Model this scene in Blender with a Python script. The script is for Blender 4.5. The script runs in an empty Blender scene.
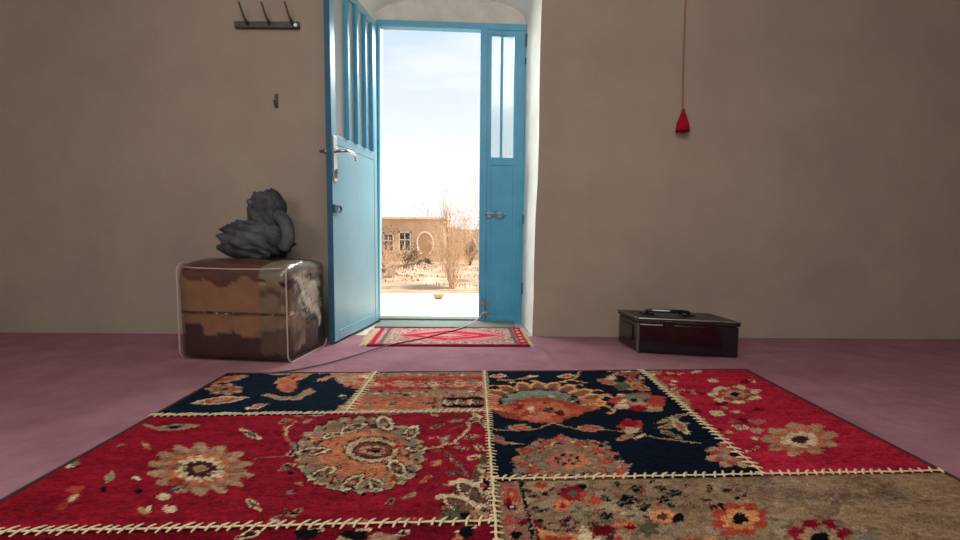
import bpy, bmesh, math, random
import numpy as np
from mathutils import Vector, Matrix
random.seed(7); np.random.seed(7)
S = bpy.context.scene
COL = S.collection
R = math.radians
F = 480.0; CH = 0.58
CAMR = Matrix.Rotation(R(90-4.53), 3, 'X') @ Matrix.Rotation(R(0.4), 3, 'Z')
CAM = Vector((0, 0, CH))

def ray(px, py):
    return CAMR @ Vector(((px-480)/F, (270-py)/F, -1))
def onY(px, py, Y):
    d = ray(px, py); return CAM + d*(Y/d.y)
def onZ(px, py, z=0.0):
    d = ray(px, py); return CAM + d*((z-CH)/d.z)
def onPlane(px, py, p, n):
    d = ray(px, py); return CAM + d*((p-CAM).dot(n)/d.dot(n))

def lin(c):
    return tuple(((x/255)/12.92 if x/255 <= 0.04045 else ((x/255+0.055)/1.055)**2.4) for x in c)

# ------------------------------------------------------------------ materials
def mat(name, col, rough=0.7, metal=0.0, nscale=0, namt=0.0, col2=None, bump=0.0, bscale=40, coat=0.0,
        alpha=1.0, attr=False, spec=0.5, stretch=None, det=6):
    m = bpy.data.materials.new(name); m.use_nodes = True
    nt = m.node_tree; b = nt.nodes['Principled BSDF']
    b.inputs['Roughness'].default_value = rough; b.inputs['Metallic'].default_value = metal
    b.inputs['Specular IOR Level'].default_value = spec
    if coat: b.inputs['Coat Weight'].default_value = coat; b.inputs['Coat Roughness'].default_value = 0.12
    tc = nt.nodes.new('ShaderNodeTexCoord')
    src = tc.outputs['Object']
    if stretch:
        mp = nt.nodes.new('ShaderNodeMapping'); mp.inputs['Scale'].default_value = stretch
        nt.links.new(src, mp.inputs['Vector']); src = mp.outputs['Vector']
    c1 = (*lin(col), 1); base = None
    if attr:
        a = nt.nodes.new('ShaderNodeAttribute'); a.attribute_name = 'Col'; base = a.outputs['Color']
    if nscale:
        n = nt.nodes.new('ShaderNodeTexNoise'); n.inputs['Scale'].default_value = nscale
        n.inputs['Detail'].default_value = det; n.inputs['Roughness'].default_value = 0.65
        nt.links.new(src, n.inputs['Vector'])
        rp = nt.nodes.new('ShaderNodeValToRGB'); rp.color_ramp.elements[0].position = 0.32; rp.color_ramp.elements[1].position = 0.68
        nt.links.new(n.outputs['Fac'], rp.inputs['Fac'])
        mx = nt.nodes.new('ShaderNodeMix'); mx.data_type = 'RGBA'
        if attr:
            mx.blend_type = 'MULTIPLY'; mx.inputs[0].default_value = namt
            nt.links.new(base, mx.inputs[6]); nt.links.new(rp.outputs['Color'], mx.inputs[7])
        else:
            mx.inputs[6].default_value = c1; mx.inputs[7].default_value = (*lin(col2 or col), 1)
            nt.links.new(rp.outputs['Color'], mx.inputs[0])
        base = mx.outputs[2]
    if base is not None: nt.links.new(base, b.inputs['Base Color'])
    else: b.inputs['Base Color'].default_value = c1
    if bump:
        n2 = nt.nodes.new('ShaderNodeTexNoise'); n2.inputs['Scale'].default_value = bscale; n2.inputs['Detail'].default_value = 5
        nt.links.new(src, n2.inputs['Vector'])
        bp = nt.nodes.new('ShaderNodeBump'); bp.inputs['Strength'].default_value = bump; bp.inputs['Distance'].default_value = 0.02
        nt.links.new(n2.outputs['Fac'], bp.inputs['Height']); nt.links.new(bp.outputs['Normal'], b.inputs['Normal'])
    if alpha < 1: b.inputs['Alpha'].default_value = alpha
    return m

def glass(name, tint=(235, 243, 245), gloss=0.12, rg=.1):
    m = bpy.data.materials.new(name); m.use_nodes = True; nt = m.node_tree; nt.nodes.clear()
    o = nt.nodes.new('ShaderNodeOutputMaterial'); t = nt.nodes.new('ShaderNodeBsdfTransparent'); g = nt.nodes.new('ShaderNodeBsdfGlossy')
    t.inputs[0].default_value = (*lin(tint), 1); g.inputs['Roughness'].default_value = rg
    mx = nt.nodes.new('ShaderNodeMixShader'); fr = nt.nodes.new('ShaderNodeFresnel'); fr.inputs[0].default_value = 1.3
    mu = nt.nodes.new('ShaderNodeMath'); mu.operation = 'MULTIPLY_ADD'; mu.inputs[1].default_value = .4; mu.inputs[2].default_value = gloss*0.3
    nt.links.new(fr.outputs[0], mu.inputs[0]); nt.links.new(mu.outputs[0], mx.inputs[0])
    nt.links.new(t.outputs[0], mx.inputs[1]); nt.links.new(g.outputs[0], mx.inputs[2]); nt.links.new(mx.outputs[0], o.inputs[0])
    return m

M = {}
M['wall'] = mat('plaster_wall', (166, 153, 136), .95, nscale=1.7, col2=(154, 138, 124), bump=.25, bscale=9, det=4)
M['white'] = mat('whitewashed_plaster', (240, 241, 235), .95, nscale=7, col2=(224, 224, 214), bump=.35, bscale=14)
M['ceil'] = mat('ceiling_plaster', (200, 195, 185), .95, nscale=3, col2=(185, 180, 170))
M['floor'] = mat('bare_cement', (206, 192, 180), .9, nscale=25, col2=(178, 160, 150), bump=.2)
M['ext'] = mat('outer_mud_plaster', (200, 170, 135), .95, nscale=5, col2=(180, 150, 118), bump=.4, bscale=12)
M['purple'] = mat('purple_carpet_cloth', (156, 114, 122), .95, nscale=5, col2=(134, 93, 103), bump=.35, bscale=22, spec=.1)
M['blue'] = mat('blue_door_paint', (78, 160, 192), .42, nscale=6, col2=(64, 146, 180), bump=.06, bscale=30)
M['bluedk'] = mat('dark_blue_paint', (40, 95, 122), .5, nscale=8, col2=(30, 78, 104))
M['bluelt'] = mat('light_blue_leaf_paint', (142, 194, 208), .38, nscale=3, col2=(124, 180, 198), bump=.06, bscale=18)
M['teal'] = mat('worn_teal_sill_paint', (86, 118, 112), .8, nscale=18, col2=(118, 108, 94), bump=.2, stretch=(1, 4, 4))
M['chrome'] = mat('brushed_steel', (200, 200, 198), .28, 1.0)
M['steel'] = mat('dull_steel', (150, 158, 160), .4, .8)
M['glass'] = glass('window_glass')
def milky(name):
    m = bpy.data.materials.new(name); m.use_nodes = True; nt = m.node_tree; nt.nodes.clear()
    o = nt.nodes.new('ShaderNodeOutputMaterial'); t = nt.nodes.new('ShaderNodeBsdfTransparent'); d = nt.nodes.new('ShaderNodeBsdfTranslucent'); e = nt.nodes.new('ShaderNodeBsdfDiffuse')
    d.inputs[0].default_value = (.85, .93, .95, 1); e.inputs[0].default_value = (.78, .86, .88, 1)
    a = nt.nodes.new('ShaderNodeMixShader'); b = nt.nodes.new('ShaderNodeMixShader'); a.inputs[0].default_value = .5; b.inputs[0].default_value = .65
    nt.links.new(d.outputs[0], a.inputs[1]); nt.links.new(e.outputs[0], a.inputs[2]); nt.links.new(t.outputs[0], b.inputs[1]); nt.links.new(a.outputs[0], b.inputs[2]); nt.links.new(b.outputs[0], o.inputs[0])
    return m
M['milky'] = milky('milky_door_glass')
M['plastic'] = glass('clear_plastic_film', (240, 236, 230), .25, .24)
M['pile'] = mat('rug_pile', (255, 255, 255), .95, attr=True, nscale=260, namt=.38, spec=.05, bump=.5, bscale=300, det=2)
M['mat'] = mat('doormat_pile', (255, 255, 255), .95, attr=True, nscale=220, namt=.25, spec=.05, bump=.3, bscale=300, det=2)
M['yarn'] = mat('cream_yarn', (226, 208, 168), .9, nscale=90, col2=(190, 170, 134), spec=.1)
M['bind'] = mat('dark_rug_binding', (52, 34, 38), .95, nscale=60, col2=(74, 50, 48), spec=.1)
M['redbind'] = mat('red_mat_binding', (110, 22, 44), .95, spec=.1)
M['blanket'] = mat('patterned_blanket', (255, 255, 255), .7, attr=True, nscale=14, namt=.25, bump=.4, bscale=12)
M['pipe'] = mat('grey_piping', (178, 164, 150), .35, coat=.4)
M['cloth'] = mat('dark_grey_fabric', (92, 93, 98), .8, nscale=9, col2=(36, 35, 40), bump=.4, bscale=14)
M['black'] = mat('black_lacquered_metal', (13, 11, 14), .16, coat=.5, nscale=6, col2=(22, 15, 18))
M['blacktop'] = mat('worn_case_lid', (62, 52, 47), .35, nscale=16, col2=(26, 21, 22))
M['trimedge'] = mat('worn_steel_edge', (122, 116, 110), .3, .7)
M['red'] = mat('red_tassel_yarn', (165, 12, 40), .8, spec=.2)
M['pinkcord'] = mat('faded_pink_cord', (150, 92, 88), .8)
M['wood'] = mat('dark_rack_wood', (66, 58, 52), .6, nscale=20, col2=(90, 82, 74), stretch=(1, 8, 8))
M['cable'] = mat('cable_sheath', (60, 42, 48), .5)
M['cablelt'] = mat('pale_cord', (188, 172, 168), .6)
M['patio'] = mat('sunlit_cement_patio', (222, 208, 184), .95, nscale=6, col2=(210, 194, 170))
M['sand'] = mat('dry_sandy_soil', (206, 180, 152), 1, nscale=1.6, col2=(138, 106, 80), bump=1, bscale=6, det=14, stretch=(.6, 1.3, 1))
M['mud'] = mat('mud_brick', (218, 186, 154), 1, nscale=1.2, col2=(196, 160, 128), bump=.6, bscale=4, det=8)
M['mudlt'] = mat('pale_mud_render', (232, 206, 182), 1, nscale=2, col2=(214, 184, 158))
M['twig'] = mat('dry_tan_twig', (226, 200, 170), .9, nscale=20, col2=(196, 164, 132))
M['twigpale'] = mat('bleached_twig', (226, 206, 188), .9, nscale=20, col2=(200, 176, 156))
M['twigdk'] = mat('brown_twig', (160, 126, 100), .9, nscale=20, col2=(126, 96, 76))
M['stub'] = mat('dry_stubble', (150, 118, 88), 1, nscale=2, col2=(112, 88, 66))
M['leafdk'] = mat('dry_olive_leaf', (128, 108, 84), .9, nscale=3, col2=(86, 80, 66))
M['leaflt'] = mat('dry_straw_leaf', (214, 180, 136), .9, nscale=3, col2=(180, 140, 100))
M['greygreen'] = mat('grey_green_leaf', (142, 144, 130), .9, nscale=3, col2=(104, 108, 98))
M['bowl'] = mat('pale_enamel', (150, 140, 124), .5, nscale=20, col2=(120, 110, 96))
M['winframe'] = mat('white_window_paint', (225, 215, 200), .7)
M['dark'] = mat('dark_opening', (70, 58, 48), .9)

# ------------------------------------------------------------------ mesh helpers
def tag(o, label=None, cat=None, group=None, kind=None):
    if label: o['label'] = label
    if cat: o['category'] = cat
    if group: o['group'] = group
    if kind: o['kind'] = kind
    return o
WLOC = {}
def empty(name, loc, label=None, cat=None, group=None, kind=None):
    o = bpy.data.objects.new(name, None); COL.objects.link(o); o.location = loc; o.empty_display_size = .05
    WLOC[o.name] = Vector(loc); return tag(o, label, cat, group, kind)
def link(name, verts, faces, m, parent=None, smooth=False, origin=None, colors=None, bevel=0, mats=None, fm=None):
    V = np.array([tuple(v) for v in verts], dtype=float) if not isinstance(verts, np.ndarray) else verts
    if parent is not None: o0 = WLOC[parent.name]
    elif origin is not None: o0 = Vector(origin)
    else: o0 = Vector(((V[:, 0].min()+V[:, 0].max())/2, (V[:, 1].min()+V[:, 1].max())/2, V[:, 2].min()))
    V = V - np.array(o0)
    me = bpy.data.meshes.new(name)
    if isinstance(faces, np.ndarray):
        nf = len(faces)
        me.vertices.add(len(V)); me.vertices.foreach_set('co', V.ravel())
        me.loops.add(nf*4); me.loops.foreach_set('vertex_index', faces.ravel().astype(np.int32))
        me.polygons.add(nf); me.polygons.foreach_set('loop_start', np.arange(nf, dtype=np.int32)*4)
        me.update(calc_edges=True)
    else:
        me.from_pydata([tuple(v) for v in V], [], faces)
    if colors is not None:
        at = me.color_attributes.new('Col', 'FLOAT_COLOR', 'POINT')
        c4 = np.ones((len(V), 4)); c4[:, :3] = colors; at.data.foreach_set('color', c4.ravel())
    for mm in (mats or [m]): me.materials.append(mm)
    if fm: me.polygons.foreach_set('material_index', fm)
    if smooth: me.polygons.foreach_set('use_smooth', [True]*len(me.polygons))
    if not isinstance(faces, np.ndarray):
        bm = bmesh.new(); bm.from_mesh(me); bmesh.ops.recalc_face_normals(bm, faces=bm.faces); bm.to_mesh(me); bm.free()
    me.update()
    o = bpy.data.objects.new(name, me); COL.objects.link(o)
    if parent is not None: o.parent = parent; WLOC[o.name] = WLOC[parent.name]
    else: o.location = o0; WLOC[o.name] = o0
    if bevel:
        b = o.modifiers.new('bevel', 'BEVEL'); b.width = bevel; b.segments = 2; b.limit_method = 'ANGLE'
    return o

class MB:
    def __init__(s): s.v = []; s.f = []
    def add(s, v, f):
        n = len(s.v); s.v += [Vector(x) for x in v]; s.f += [tuple(i+n for i in q) for q in f]; return s
    def hexa(s, p):   # 8 pts: bottom 4 then top 4
        return s.add(p, [(0, 3, 2, 1), (4, 5, 6, 7), (0, 1, 5, 4), (1, 2, 6, 5), (2, 3, 7, 6), (3, 0, 4, 7)])
    def box(s, a, b, fr=None):
        x0, y0, z0 = a; x1, y1, z1 = b
        p = [(x0, y0, z0), (x1, y0, z0), (x1, y1, z0), (x0, y1, z0), (x0, y0, z1), (x1, y0, z1), (x1, y1, z1), (x0, y1, z1)]
        if fr: p = [fr(*q) for q in p]
        return s.hexa(p)
    def quadbox(s, quad, d):   # quad of 4 vectors extruded by vector d
        q = [Vector(x) for x in quad]; d = Vector(d); return s.hexa(q+[x+d for x in q])
    def tube(s, pts, r, n=6, cap=True, flat=1.0):
        pts = [Vector(p) for p in pts]; rs = r if isinstance(r, (list, tuple)) else [r]*len(pts)
        base = len(s.v); up = None
        for i, p in enumerate(pts):
            t = (pts[min(i+1, len(pts)-1)]-pts[max(i-1, 0)])
            if t.length < 1e-9: t = Vector((0, 0, 1))
            t.normalize()
            if up is None or abs(up.dot(t)) > .95: up = Vector((0, 0, 1)) if abs(t.z) < .9 else Vector((1, 0, 0))
            a = t.cross(up).normalized(); b = a.cross(t).normalized(); up = b
            for k in range(n):
                an = 2*math.pi*k/n; s.v.append(p + a*math.cos(an)*rs[i] + b*math.sin(an)*rs[i]*flat)
        for i in range(len(pts)-1):
            for k in range(n):
                k2 = (k+1) % n; s.f.append((base+i*n+k, base+i*n+k2, base+(i+1)*n+k2, base+(i+1)*n+k))
        if cap:
            s.f.append(tuple(base+k for k in range(n))[::-1]); s.f.append(tuple(base+(len(pts)-1)*n+k for k in range(n)))
        return s
    def lathe(s, c, prof, n=24, axis='Z'):
        base = len(s.v); c = Vector(c)
        for (r, h) in prof:
            for k in range(n):
                a = 2*math.pi*k/n
                q = Vector((r*math.cos(a), r*math.sin(a), h))
                if axis == 'Y': q = Vector((q.x, q.z, q.y))
                s.v.append(c+q)
        for i in range(len(prof)-1):
            for k in range(n):
                k2 = (k+1) % n; s.f.append((base+i*n+k, base+i*n+k2, base+(i+1)*n+k2, base+(i+1)*n+k))
        s.f.append(tuple(base+k for k in range(n))[::-1]); s.f.append(tuple(base+(len(prof)-1)*n+k for k in range(n)))
        return s
    def out(s, name, m, parent=None, **k): return link(name, s.v, s.f, m, parent, **k)

_TB = {}
def vnoise(x, y, seed=0):   # smooth value noise in [-1,1]
    if seed not in _TB: _TB[seed] = np.random.RandomState(seed).rand(256, 256)*2-1
    T = _TB[seed]
    xi = np.floor(x).astype(int); yi = np.floor(y).astype(int); fx = x-xi; fy = y-yi
    fx = fx*fx*(3-2*fx); fy = fy*fy*(3-2*fy)
    g = lambda a, b: T[a % 256, b % 256]
    return (g(xi, yi)*(1-fx)+g(xi+1, yi)*fx)*(1-fy)+(g(xi, yi+1)*(1-fx)+g(xi+1, yi+1)*fx)*fy
def fbm(x, y, seed=0, o=4):
    r = 0; a = 1
    for i in range(o): r = r+a*vnoise(x*2**i, y*2**i, seed+i); a *= .5
    return r/1.9

# ================================================================== ROOM SHELL
WY = 2.65      # inner face of the door wall
DY = 3.05      # plane of the door frame
XL, XR, YB, ZC = -3.05, 3.05, -2.6, 2.75
def grid(name, x0, x1, y0, y1, nx, ny, zf, m, parent=None, colors=None, **k):
    xs = np.linspace(x0, x1, nx); ys = np.linspace(y0, y1, ny); X, Y = np.meshgrid(xs, ys)
    Z = zf(X, Y); V = np.stack([X.ravel(), Y.ravel(), Z.ravel()], 1)
    i = np.arange(ny-1)[:, None]*nx+np.arange(nx-1)[None, :]
    Fc = np.stack([i, i+1, i+nx+1, i+nx], -1).reshape(-1, 4)
    return link(name, V, Fc, m, parent, smooth=True, colors=colors, **k)

tag(MB().box((XL-.1, YB-.1, -.12), (XR+.1, 3.22, -.004)).out('floor', M['floor']), 'pale bare cement floor showing in the doorway beside the small mat', 'floor', kind='structure')
tag(MB().box((XL-.2, YB-.2, ZC), (XR+.2, 3.25, ZC+.15)).out('ceiling', M['ceil']), 'plain plaster ceiling over the room', 'ceiling', kind='structure')
tag(MB().box((XL-.2, YB, -.12), (XL, WY, ZC)).out('wall_left', M['wall']), 'bare plaster wall on the left side of the room', 'wall', kind='structure')
tag(MB().box((XR, YB, -.12), (XR+.2, WY, ZC)).out('wall_right', M['wall']), 'bare plaster wall on the right side of the room', 'wall', kind='structure')
tag(MB().box((XL-.2, YB-.2, -.12), (XR+.2, YB, ZC)).out('wall_rear', M['wall']), 'bare plaster wall at the rear, facing the blue door', 'wall', kind='structure')

# --- door wall with a splayed arched recess
pTL = onY(375.5, 20, DY); pTR = onY(527.5, 26, DY)
fxl = onY(376, 200, DY).x; fxr = onY(526.5, 40, DY).x; fxrb = onY(521.5, 323, DY).x; ztl = pTL.z; ztr = pTR.z
iR0 = onY(532.5, 337, WY); iR1 = onY(540.5, 0, WY)
def outline(xl, xr, xrb, zs, rise, Y, n=28, jit=0, seed=3):
    rnd = random.Random(seed); pts = []
    for k in range(9): pts.append(Vector((xl, Y, zs*k/9)))
    cx = (xl+xr)/2; hw = (xr-xl)/2
    for k in range(n+1):
        a = math.pi-math.pi*k/n
        pts.append(Vector((cx+hw*math.cos(a), Y, zs+rise*math.sin(a)**.8)))
    for k in range(9): z = zs*(8-k)/9; pts.append(Vector((xr+(xrb-xr)*(1-z/zs), Y, z)))
    for p in pts:
        p.x += rnd.uniform(-jit, jit); 
        if p.z > .01: p.z += rnd.uniform(-jit, jit)
    return pts
xi_l = onY(329.5, 150, WY).x; zsB = onY(527, 22, DY).z
A = outline(xi_l, iR1.x+.012, iR0.x, zsB+.10, .20, WY, jit=.0035)
rise = onY(445, -4, DY).z-zsB
B = outline(fxl-.02, fxr-.004, fxrb-.004, zsB, rise, DY+.02, jit=.002, seed=5)
n = len(A)
w = MB()
# inner wall face: connect A outline outward to the rectangle
def outer(p, i):
    c = Vector(((A[0].x+A[-1].x)/2, WY, 1.2)); 
    if i <= 8: return Vector((XL-.1, WY, p.z*ZC/A[9].z*.999)) 
    if i >= n-9: return Vector((XR+.1, WY, p.z*ZC/A[9].z*.999))
    t = (i-9)/(n-19); return Vector((XL-.1+(XR-XL+.2)*t, WY, ZC+.02))
O = [outer(p, i) for i, p in enumerate(A)]
w.add(A+O, [(i, i+1, n+i+1, n+i) for i in range(n-1)])
nf_in = n-1
wl = link('wall_back', w.v, w.f, M['wall'])
# recess lining + lintel field as white plaster children
rc = MB(); K = 6
ringv = []
for j in range(K+1):
    t = j/K
    for i in range(n):
        p = A[i].lerp(B[i], t)
        if 0 < j < K: p = p+Vector((random.uniform(-.003, .003), 0, random.uniform(-.003, .003) if p.z > .02 else 0))
        ringv.append(p)
rc.add(ringv, [(j*n+i, j*n+i+1, (j+1)*n+i+1, (j+1)*n+i) for j in range(K) for i in range(n-1)])
WLOC['wall_back'] = WLOC[wl.name]
rev = rc.out('recess_lining', M['white'], wl, smooth=True); tag(rev, 'whitewashed lining of the door recess')
# lintel field (tympanum) between frame top and arch
up = B[9:n-9]; m_ = len(up)
low = []
for p in up:
    t = (p.x-up[0].x)/(up[-1].x-up[0].x); low.append(Vector((p.x, DY+.02, ztl+(ztr-ztl)*t-.01)))
low2 = [Vector((p.x, min(p.y, 99), min(p.z, q.z))) for p, q in zip(low, up)]
ty = MB(); ty.add(up+low2, [(i, i+1, m_+i+1, m_+i) for i in range(m_-1)])
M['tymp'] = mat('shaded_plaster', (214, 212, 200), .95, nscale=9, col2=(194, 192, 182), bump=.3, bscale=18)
ty.out('lintel_plaster', M['tymp'], wl)
# outer skin of the wall with rectangular hole
ox = MB(); yo = DY+.07; ye = DY+.20
a, b, c, d = fxl-.012, fxrb+.0, ztl+.02, 3.1
for (x0, x1, z0, z1) in ((XL-.2, a, -1.3, d), (b, XR+.2, -1.3, d), (a, b, c, d)):
    ox.box((x0, yo, z0), (x1, ye, z1))
ox.out('outer_skin', M['ext'], wl)
tag(wl, 'beige plaster wall holding the arched recess of the blue door', 'wall', kind='structure')

# ================================================================== DOOR
door = empty('door_1', (onY(430, 322, DY).x, DY, 0), 'sky blue metal entrance door standing open, with a narrow fixed side panel', 'door', kind='structure')
FD = .05
def fq(px0, py0, px1, py1, px2, py2, px3, py3, y0=DY-.01, d=FD):
    q = [onY(px0, py0, y0), onY(px1, py1, y0), onY(px2, py2, y0), onY(px3, py3, y0)]
    return q, (0, d, 0)
fr = MB()
fr.quadbox(*fq(375.4, 20, 378.6, 20, 378.2, 322, 375, 322))
fr.quadbox(*fq(376.4, 19.2, 526.6, 24.2, 526.6, 31, 376.4, 25.5, y0=DY-.013, d=.056))
fr.quadbox(*fq(518.5, 24, 527, 24.5, 521.8, 325, 514, 325))
fr.quadbox(*fq(480.5, 26, 488, 27, 485.5, 324, 478.5, 324, y0=DY-.016, d=.05))
fr.out('door_frame', M['blue'], door, bevel=.003)
# lighter rebate strip of the left jamb, outside light painted into its pale cyan
rb = MB(); rb.quadbox(*fq(378.2, 25, 380.6, 25, 379.8, 319, 377.8, 319, y0=DY-.004, d=.05))
rb.quadbox(*fq(381, 25, 481, 28.5, 481, 29.6, 381, 26.5, y0=DY+.02, d=.04))
M['cyan'] = mat('lit_cyan_rebate', (170, 226, 240), .4)
rb.out('door_rebate', M['cyan'], door)
sl = MB(); sl.quadbox(*fq(377, 318, 480, 319, 480, 325, 377, 324.5, y0=DY-.015, d=.09))
sl.quadbox(*fq(379, 317, 479, 318, 479, 321, 379, 320, y0=DY+.03, d=.05))
a_, b_ = onZ(374, 326.6, .012), onZ(516, 328, .012)
sl.box((a_.x, a_.y, 0), (b_.x, DY-.01, .014))
sl.out('door_sill', M['teal'], door, bevel=.004)
# fixed side panel
sp = MB(); y1 = DY-.002
sp.quadbox(*fq(486.5, 160, 520, 161, 517.5, 323, 484.5, 322, y0=y1-.002, d=.02))          # sheet
sp.quadbox(*fq(486.5, 26, 492, 26, 489.8, 323, 484.6, 322, y0=y1-.006, d=.03))            # stiles
sp.quadbox(*fq(514.5, 28, 522, 28, 516.8, 324, 511.5, 324, y0=y1-.006, d=.03))
sp.quadbox(*fq(487, 26, 522, 28, 522, 36, 487, 34, y0=y1-.007, d=.03))
sp.quadbox(*fq(487, 157, 519, 158, 519, 166, 487, 165, y0=y1-.007, d=.03))
sp.quadbox(*fq(485, 316, 517, 317, 517, 324, 485, 323, y0=y1-.007, d=.03))
side = sp.out('side_panel', M['blue'], door, bevel=.002)
MB().quadbox(*fq(500.8, 32, 503.6, 32, 502.2, 160, 499.6, 160, y0=y1+.004, d=.015)).out('glazing_bar', M['blue'], side)
MB().quadbox(*fq(489, 33, 516, 34, 516, 160, 489, 160, y0=y1+.014, d=.004)).out('window_pane', M['glass'], side)
# slide bolts on the side panel
def P(px, py, Y): return onY(px, py, Y)
b1 = MB(); yb = DY-.03
b1.tube([P(484.5, 213.5, yb), P(506, 214.5, yb)], .0045, 8)
b1.quadbox([P(487, 211.5, yb+.006), P(491, 211.5, yb+.006), P(491, 217.5, yb+.006), P(487, 217.5, yb+.006)], (0, .014, 0))
b1.quadbox([P(498, 211.5, yb+.006), P(502, 211.5, yb+.006), P(502, 217.5, yb+.006), P(498, 217.5, yb+.006)], (0, .014, 0))
b1.tube([P(495, 214, yb), P(495, 211, yb-.02)], .003, 6)
b1.out('slide_bolt', M['steel'], side, smooth=False)
b2 = MB()
b2.tube([P(484, 297, yb), P(484, 323, yb)], .005, 8)
for yy in (301, 312): b2.quadbox([P(481, yy, yb+.006), P(487.5, yy, yb+.006), P(487.5, yy+3.5, yb+.006), P(481, yy+3.5, yb+.006)], (0, .014, 0))
b2.tube([P(484, 299, yb), P(480.5, 298, yb-.015)], .0035, 6)
b2.out('floor_bolt', M['steel'], side)
b3 = MB(); b3.tube([P(485, 303, yb-.005), P(489, 310, yb-.008), P(493, 312, yb-.01), P(492, 315, yb-.01), P(487, 317, yb-.006)], .0018, 5)
b3.out('bolt_chain', M['steel'], side)
# hinges at right edge of side panel
hg = MB()
for (yy0, yy1) in ((34, 47), (58, 64), (215, 224), (283, 294)):
    hg.tube([P(527.2-(yy0/300)*5, yy0, DY-.02), P(527.2-(yy1/300)*5, yy1, DY-.02)], .007, 8)
hg.out('hinge', M['bluedk'], door)

# door leaf, opened into the room
H = onZ(378.5, 321.5, .02); H = Vector((onY(378.5, 300, DY-.03).x, DY-.03, 0)); Nn = onZ(335, 341.5, .02); Nn = Vector((Nn.x, Nn.y, 0))
ax = (Nn-H); LL = ax.length; ax.normalize(); nr = Vector((-ax.y, ax.x, 0)); 
if nr.x < 0: nr = -nr
def lf(s, t, z): return H+ax*s+nr*t+Vector((0, 0, z))
def leaf_pt(px, py):      # point of the photo on the leaf's face -> (s, z)
    p = onPlane(px, py, H, nr); return (p-H).dot(ax), p.z
LT = ztl-.02; TH = .022
zg = leaf_pt(375, 153)[1]; zg = (zg+leaf_pt(337, 134)[1])/2
lm = MB()
lm.box((0, -TH, .015), (.05, 0, LT), lf); lm.box((LL-.055, -TH, .015), (LL, 0, LT), lf)
lm.box((.05, -TH, .015), (LL-.055, 0, .07), lf); lm.box((.05, -TH, LT-.05), (LL-.055, 0, LT), lf)
lm.box((.05, -TH, zg-.05), (LL-.055, 0, zg), lf)
lm.box((.05, -TH+.006, .07), (LL-.055, -.002, zg-.05), lf)
leaf = lm.out('door_leaf', M['bluelt'], door, bevel=.003)
# darker end edge strip (thickness facing the room)
MB().box((LL, -TH-.006, .015), (LL+.004, .001, LT), lf).out('edge_strip', M['bluedk'], leaf)
for px in (347, 356, 364.5, 371.3):
    s_, _ = leaf_pt(px, 100)
    MB().box((s_-.011, -TH+.004, zg-.002), (s_+.011, .014, LT-.045), lf).out('window_bar', M['blue'], leaf, bevel=.002)
MB().box((.05, -TH*.5-.002, zg), (LL-.055, -TH*.5+.002, LT-.05), lf).out('window_pane', M['milky'], leaf)
s0, z0 = leaf_pt(336.5, 182); s1, z1 = leaf_pt(336.5, 137)
lk = MB(); sc = LL-.03
lk.box((sc-.02, 0, z0), (sc+.02, .006, z1), lf)
lk.out('lock_plate', M['chrome'], leaf, bevel=.002)
hd = MB(); zh = leaf_pt(337, 152)[1]
hd.tube([lf(sc, .004, zh), lf(sc, .05, zh), lf(sc-.012, .06, zh), lf(sc-.10, .06, zh+.003), lf(sc-.125, .058, zh-.008), lf(sc-.14, .055, zh-.028)], [.009, .009, .009, .008, .008, .007], 10)
hd.tube([lf(sc, 0, zh), lf(sc, .014, zh)], .014, 12)
hd.tube([lf(sc, -TH-.002, zh), lf(sc, -TH-.05, zh), lf(sc-.10, -TH-.055, zh)], .008, 8)
hd.out('door_handle', M['chrome'], leaf, smooth=True)
ck = MB(); zk = leaf_pt(337, 172)[1]; ck.tube([lf(sc, .004, zk), lf(sc, .02, zk)], .011, 12); ck.box((sc-.005, .006, zk-.035), (sc+.005, .016, zk-.005), lf)
ck.out('key_cylinder', M['steel'], leaf)
hs = MB(); zs_ = leaf_pt(338, 209)[1]
pts = [lf(sc+.02, .008, zs_+.014), lf(sc-.02, .008, zs_+.014)]+[lf(sc-.03-.016*math.sin(a), .010, zs_+.014*math.cos(a)) for a in np.linspace(.2, math.pi-.2, 7)]+[lf(sc-.02, .008, zs_-.014), lf(sc+.02, .008, zs_-.014)]
hs.tube(pts, .006, 8); hs.box((sc-.006, 0, zs_-.02), (sc+.03, .012, zs_+.02), lf)
hs.out('padlock_hasp', M['bluedk'], leaf, smooth=False)

# ================================================================== FLOOR COVERINGS
def carpet_z(X, Y):
    z = .004+.003*np.abs(fbm(X*2.2+3, Y*3+1, 11))
    # long soft wrinkles radiating near the doorway
    for (px0, py0, px1, py1, h, wd) in ((536, 347, 560, 370, .009, .018), (560, 350, 640, 362, .004, .02), (480, 366, 600, 366, .004, .02), (596, 345, 640, 352, .004, .02),
                                        (372, 360, 408, 366, .006, .02), (300, 360, 345, 352, .005, .02), (440, 352, 540, 358, .003, .025), (700, 360, 820, 352, .006, .02), (120, 380, 200, 352, .006, .02)):
        a = onZ(px0, py0); b = onZ(px1, py1); dx, dy = b.x-a.x, b.y-a.y; L2 = dx*dx+dy*dy
        t = np.clip(((X-a.x)*dx+(Y-a.y)*dy)/L2, 0, 1); dd = (X-a.x-t*dx)**2+(Y-a.y-t*dy)**2
        z = z+h*np.exp(-dd/wd**2)*np.sin(np.pi*np.clip(t*.9+.05, 0, 1))
    return z
cp = grid('purple_carpet', XL+.02, XR-.02, YB+.05, WY-.02, 500, 430, carpet_z, M['purple'])
tag(cp, 'plain purple carpet spread wall to wall under the patterned rug', 'carpet')

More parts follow.
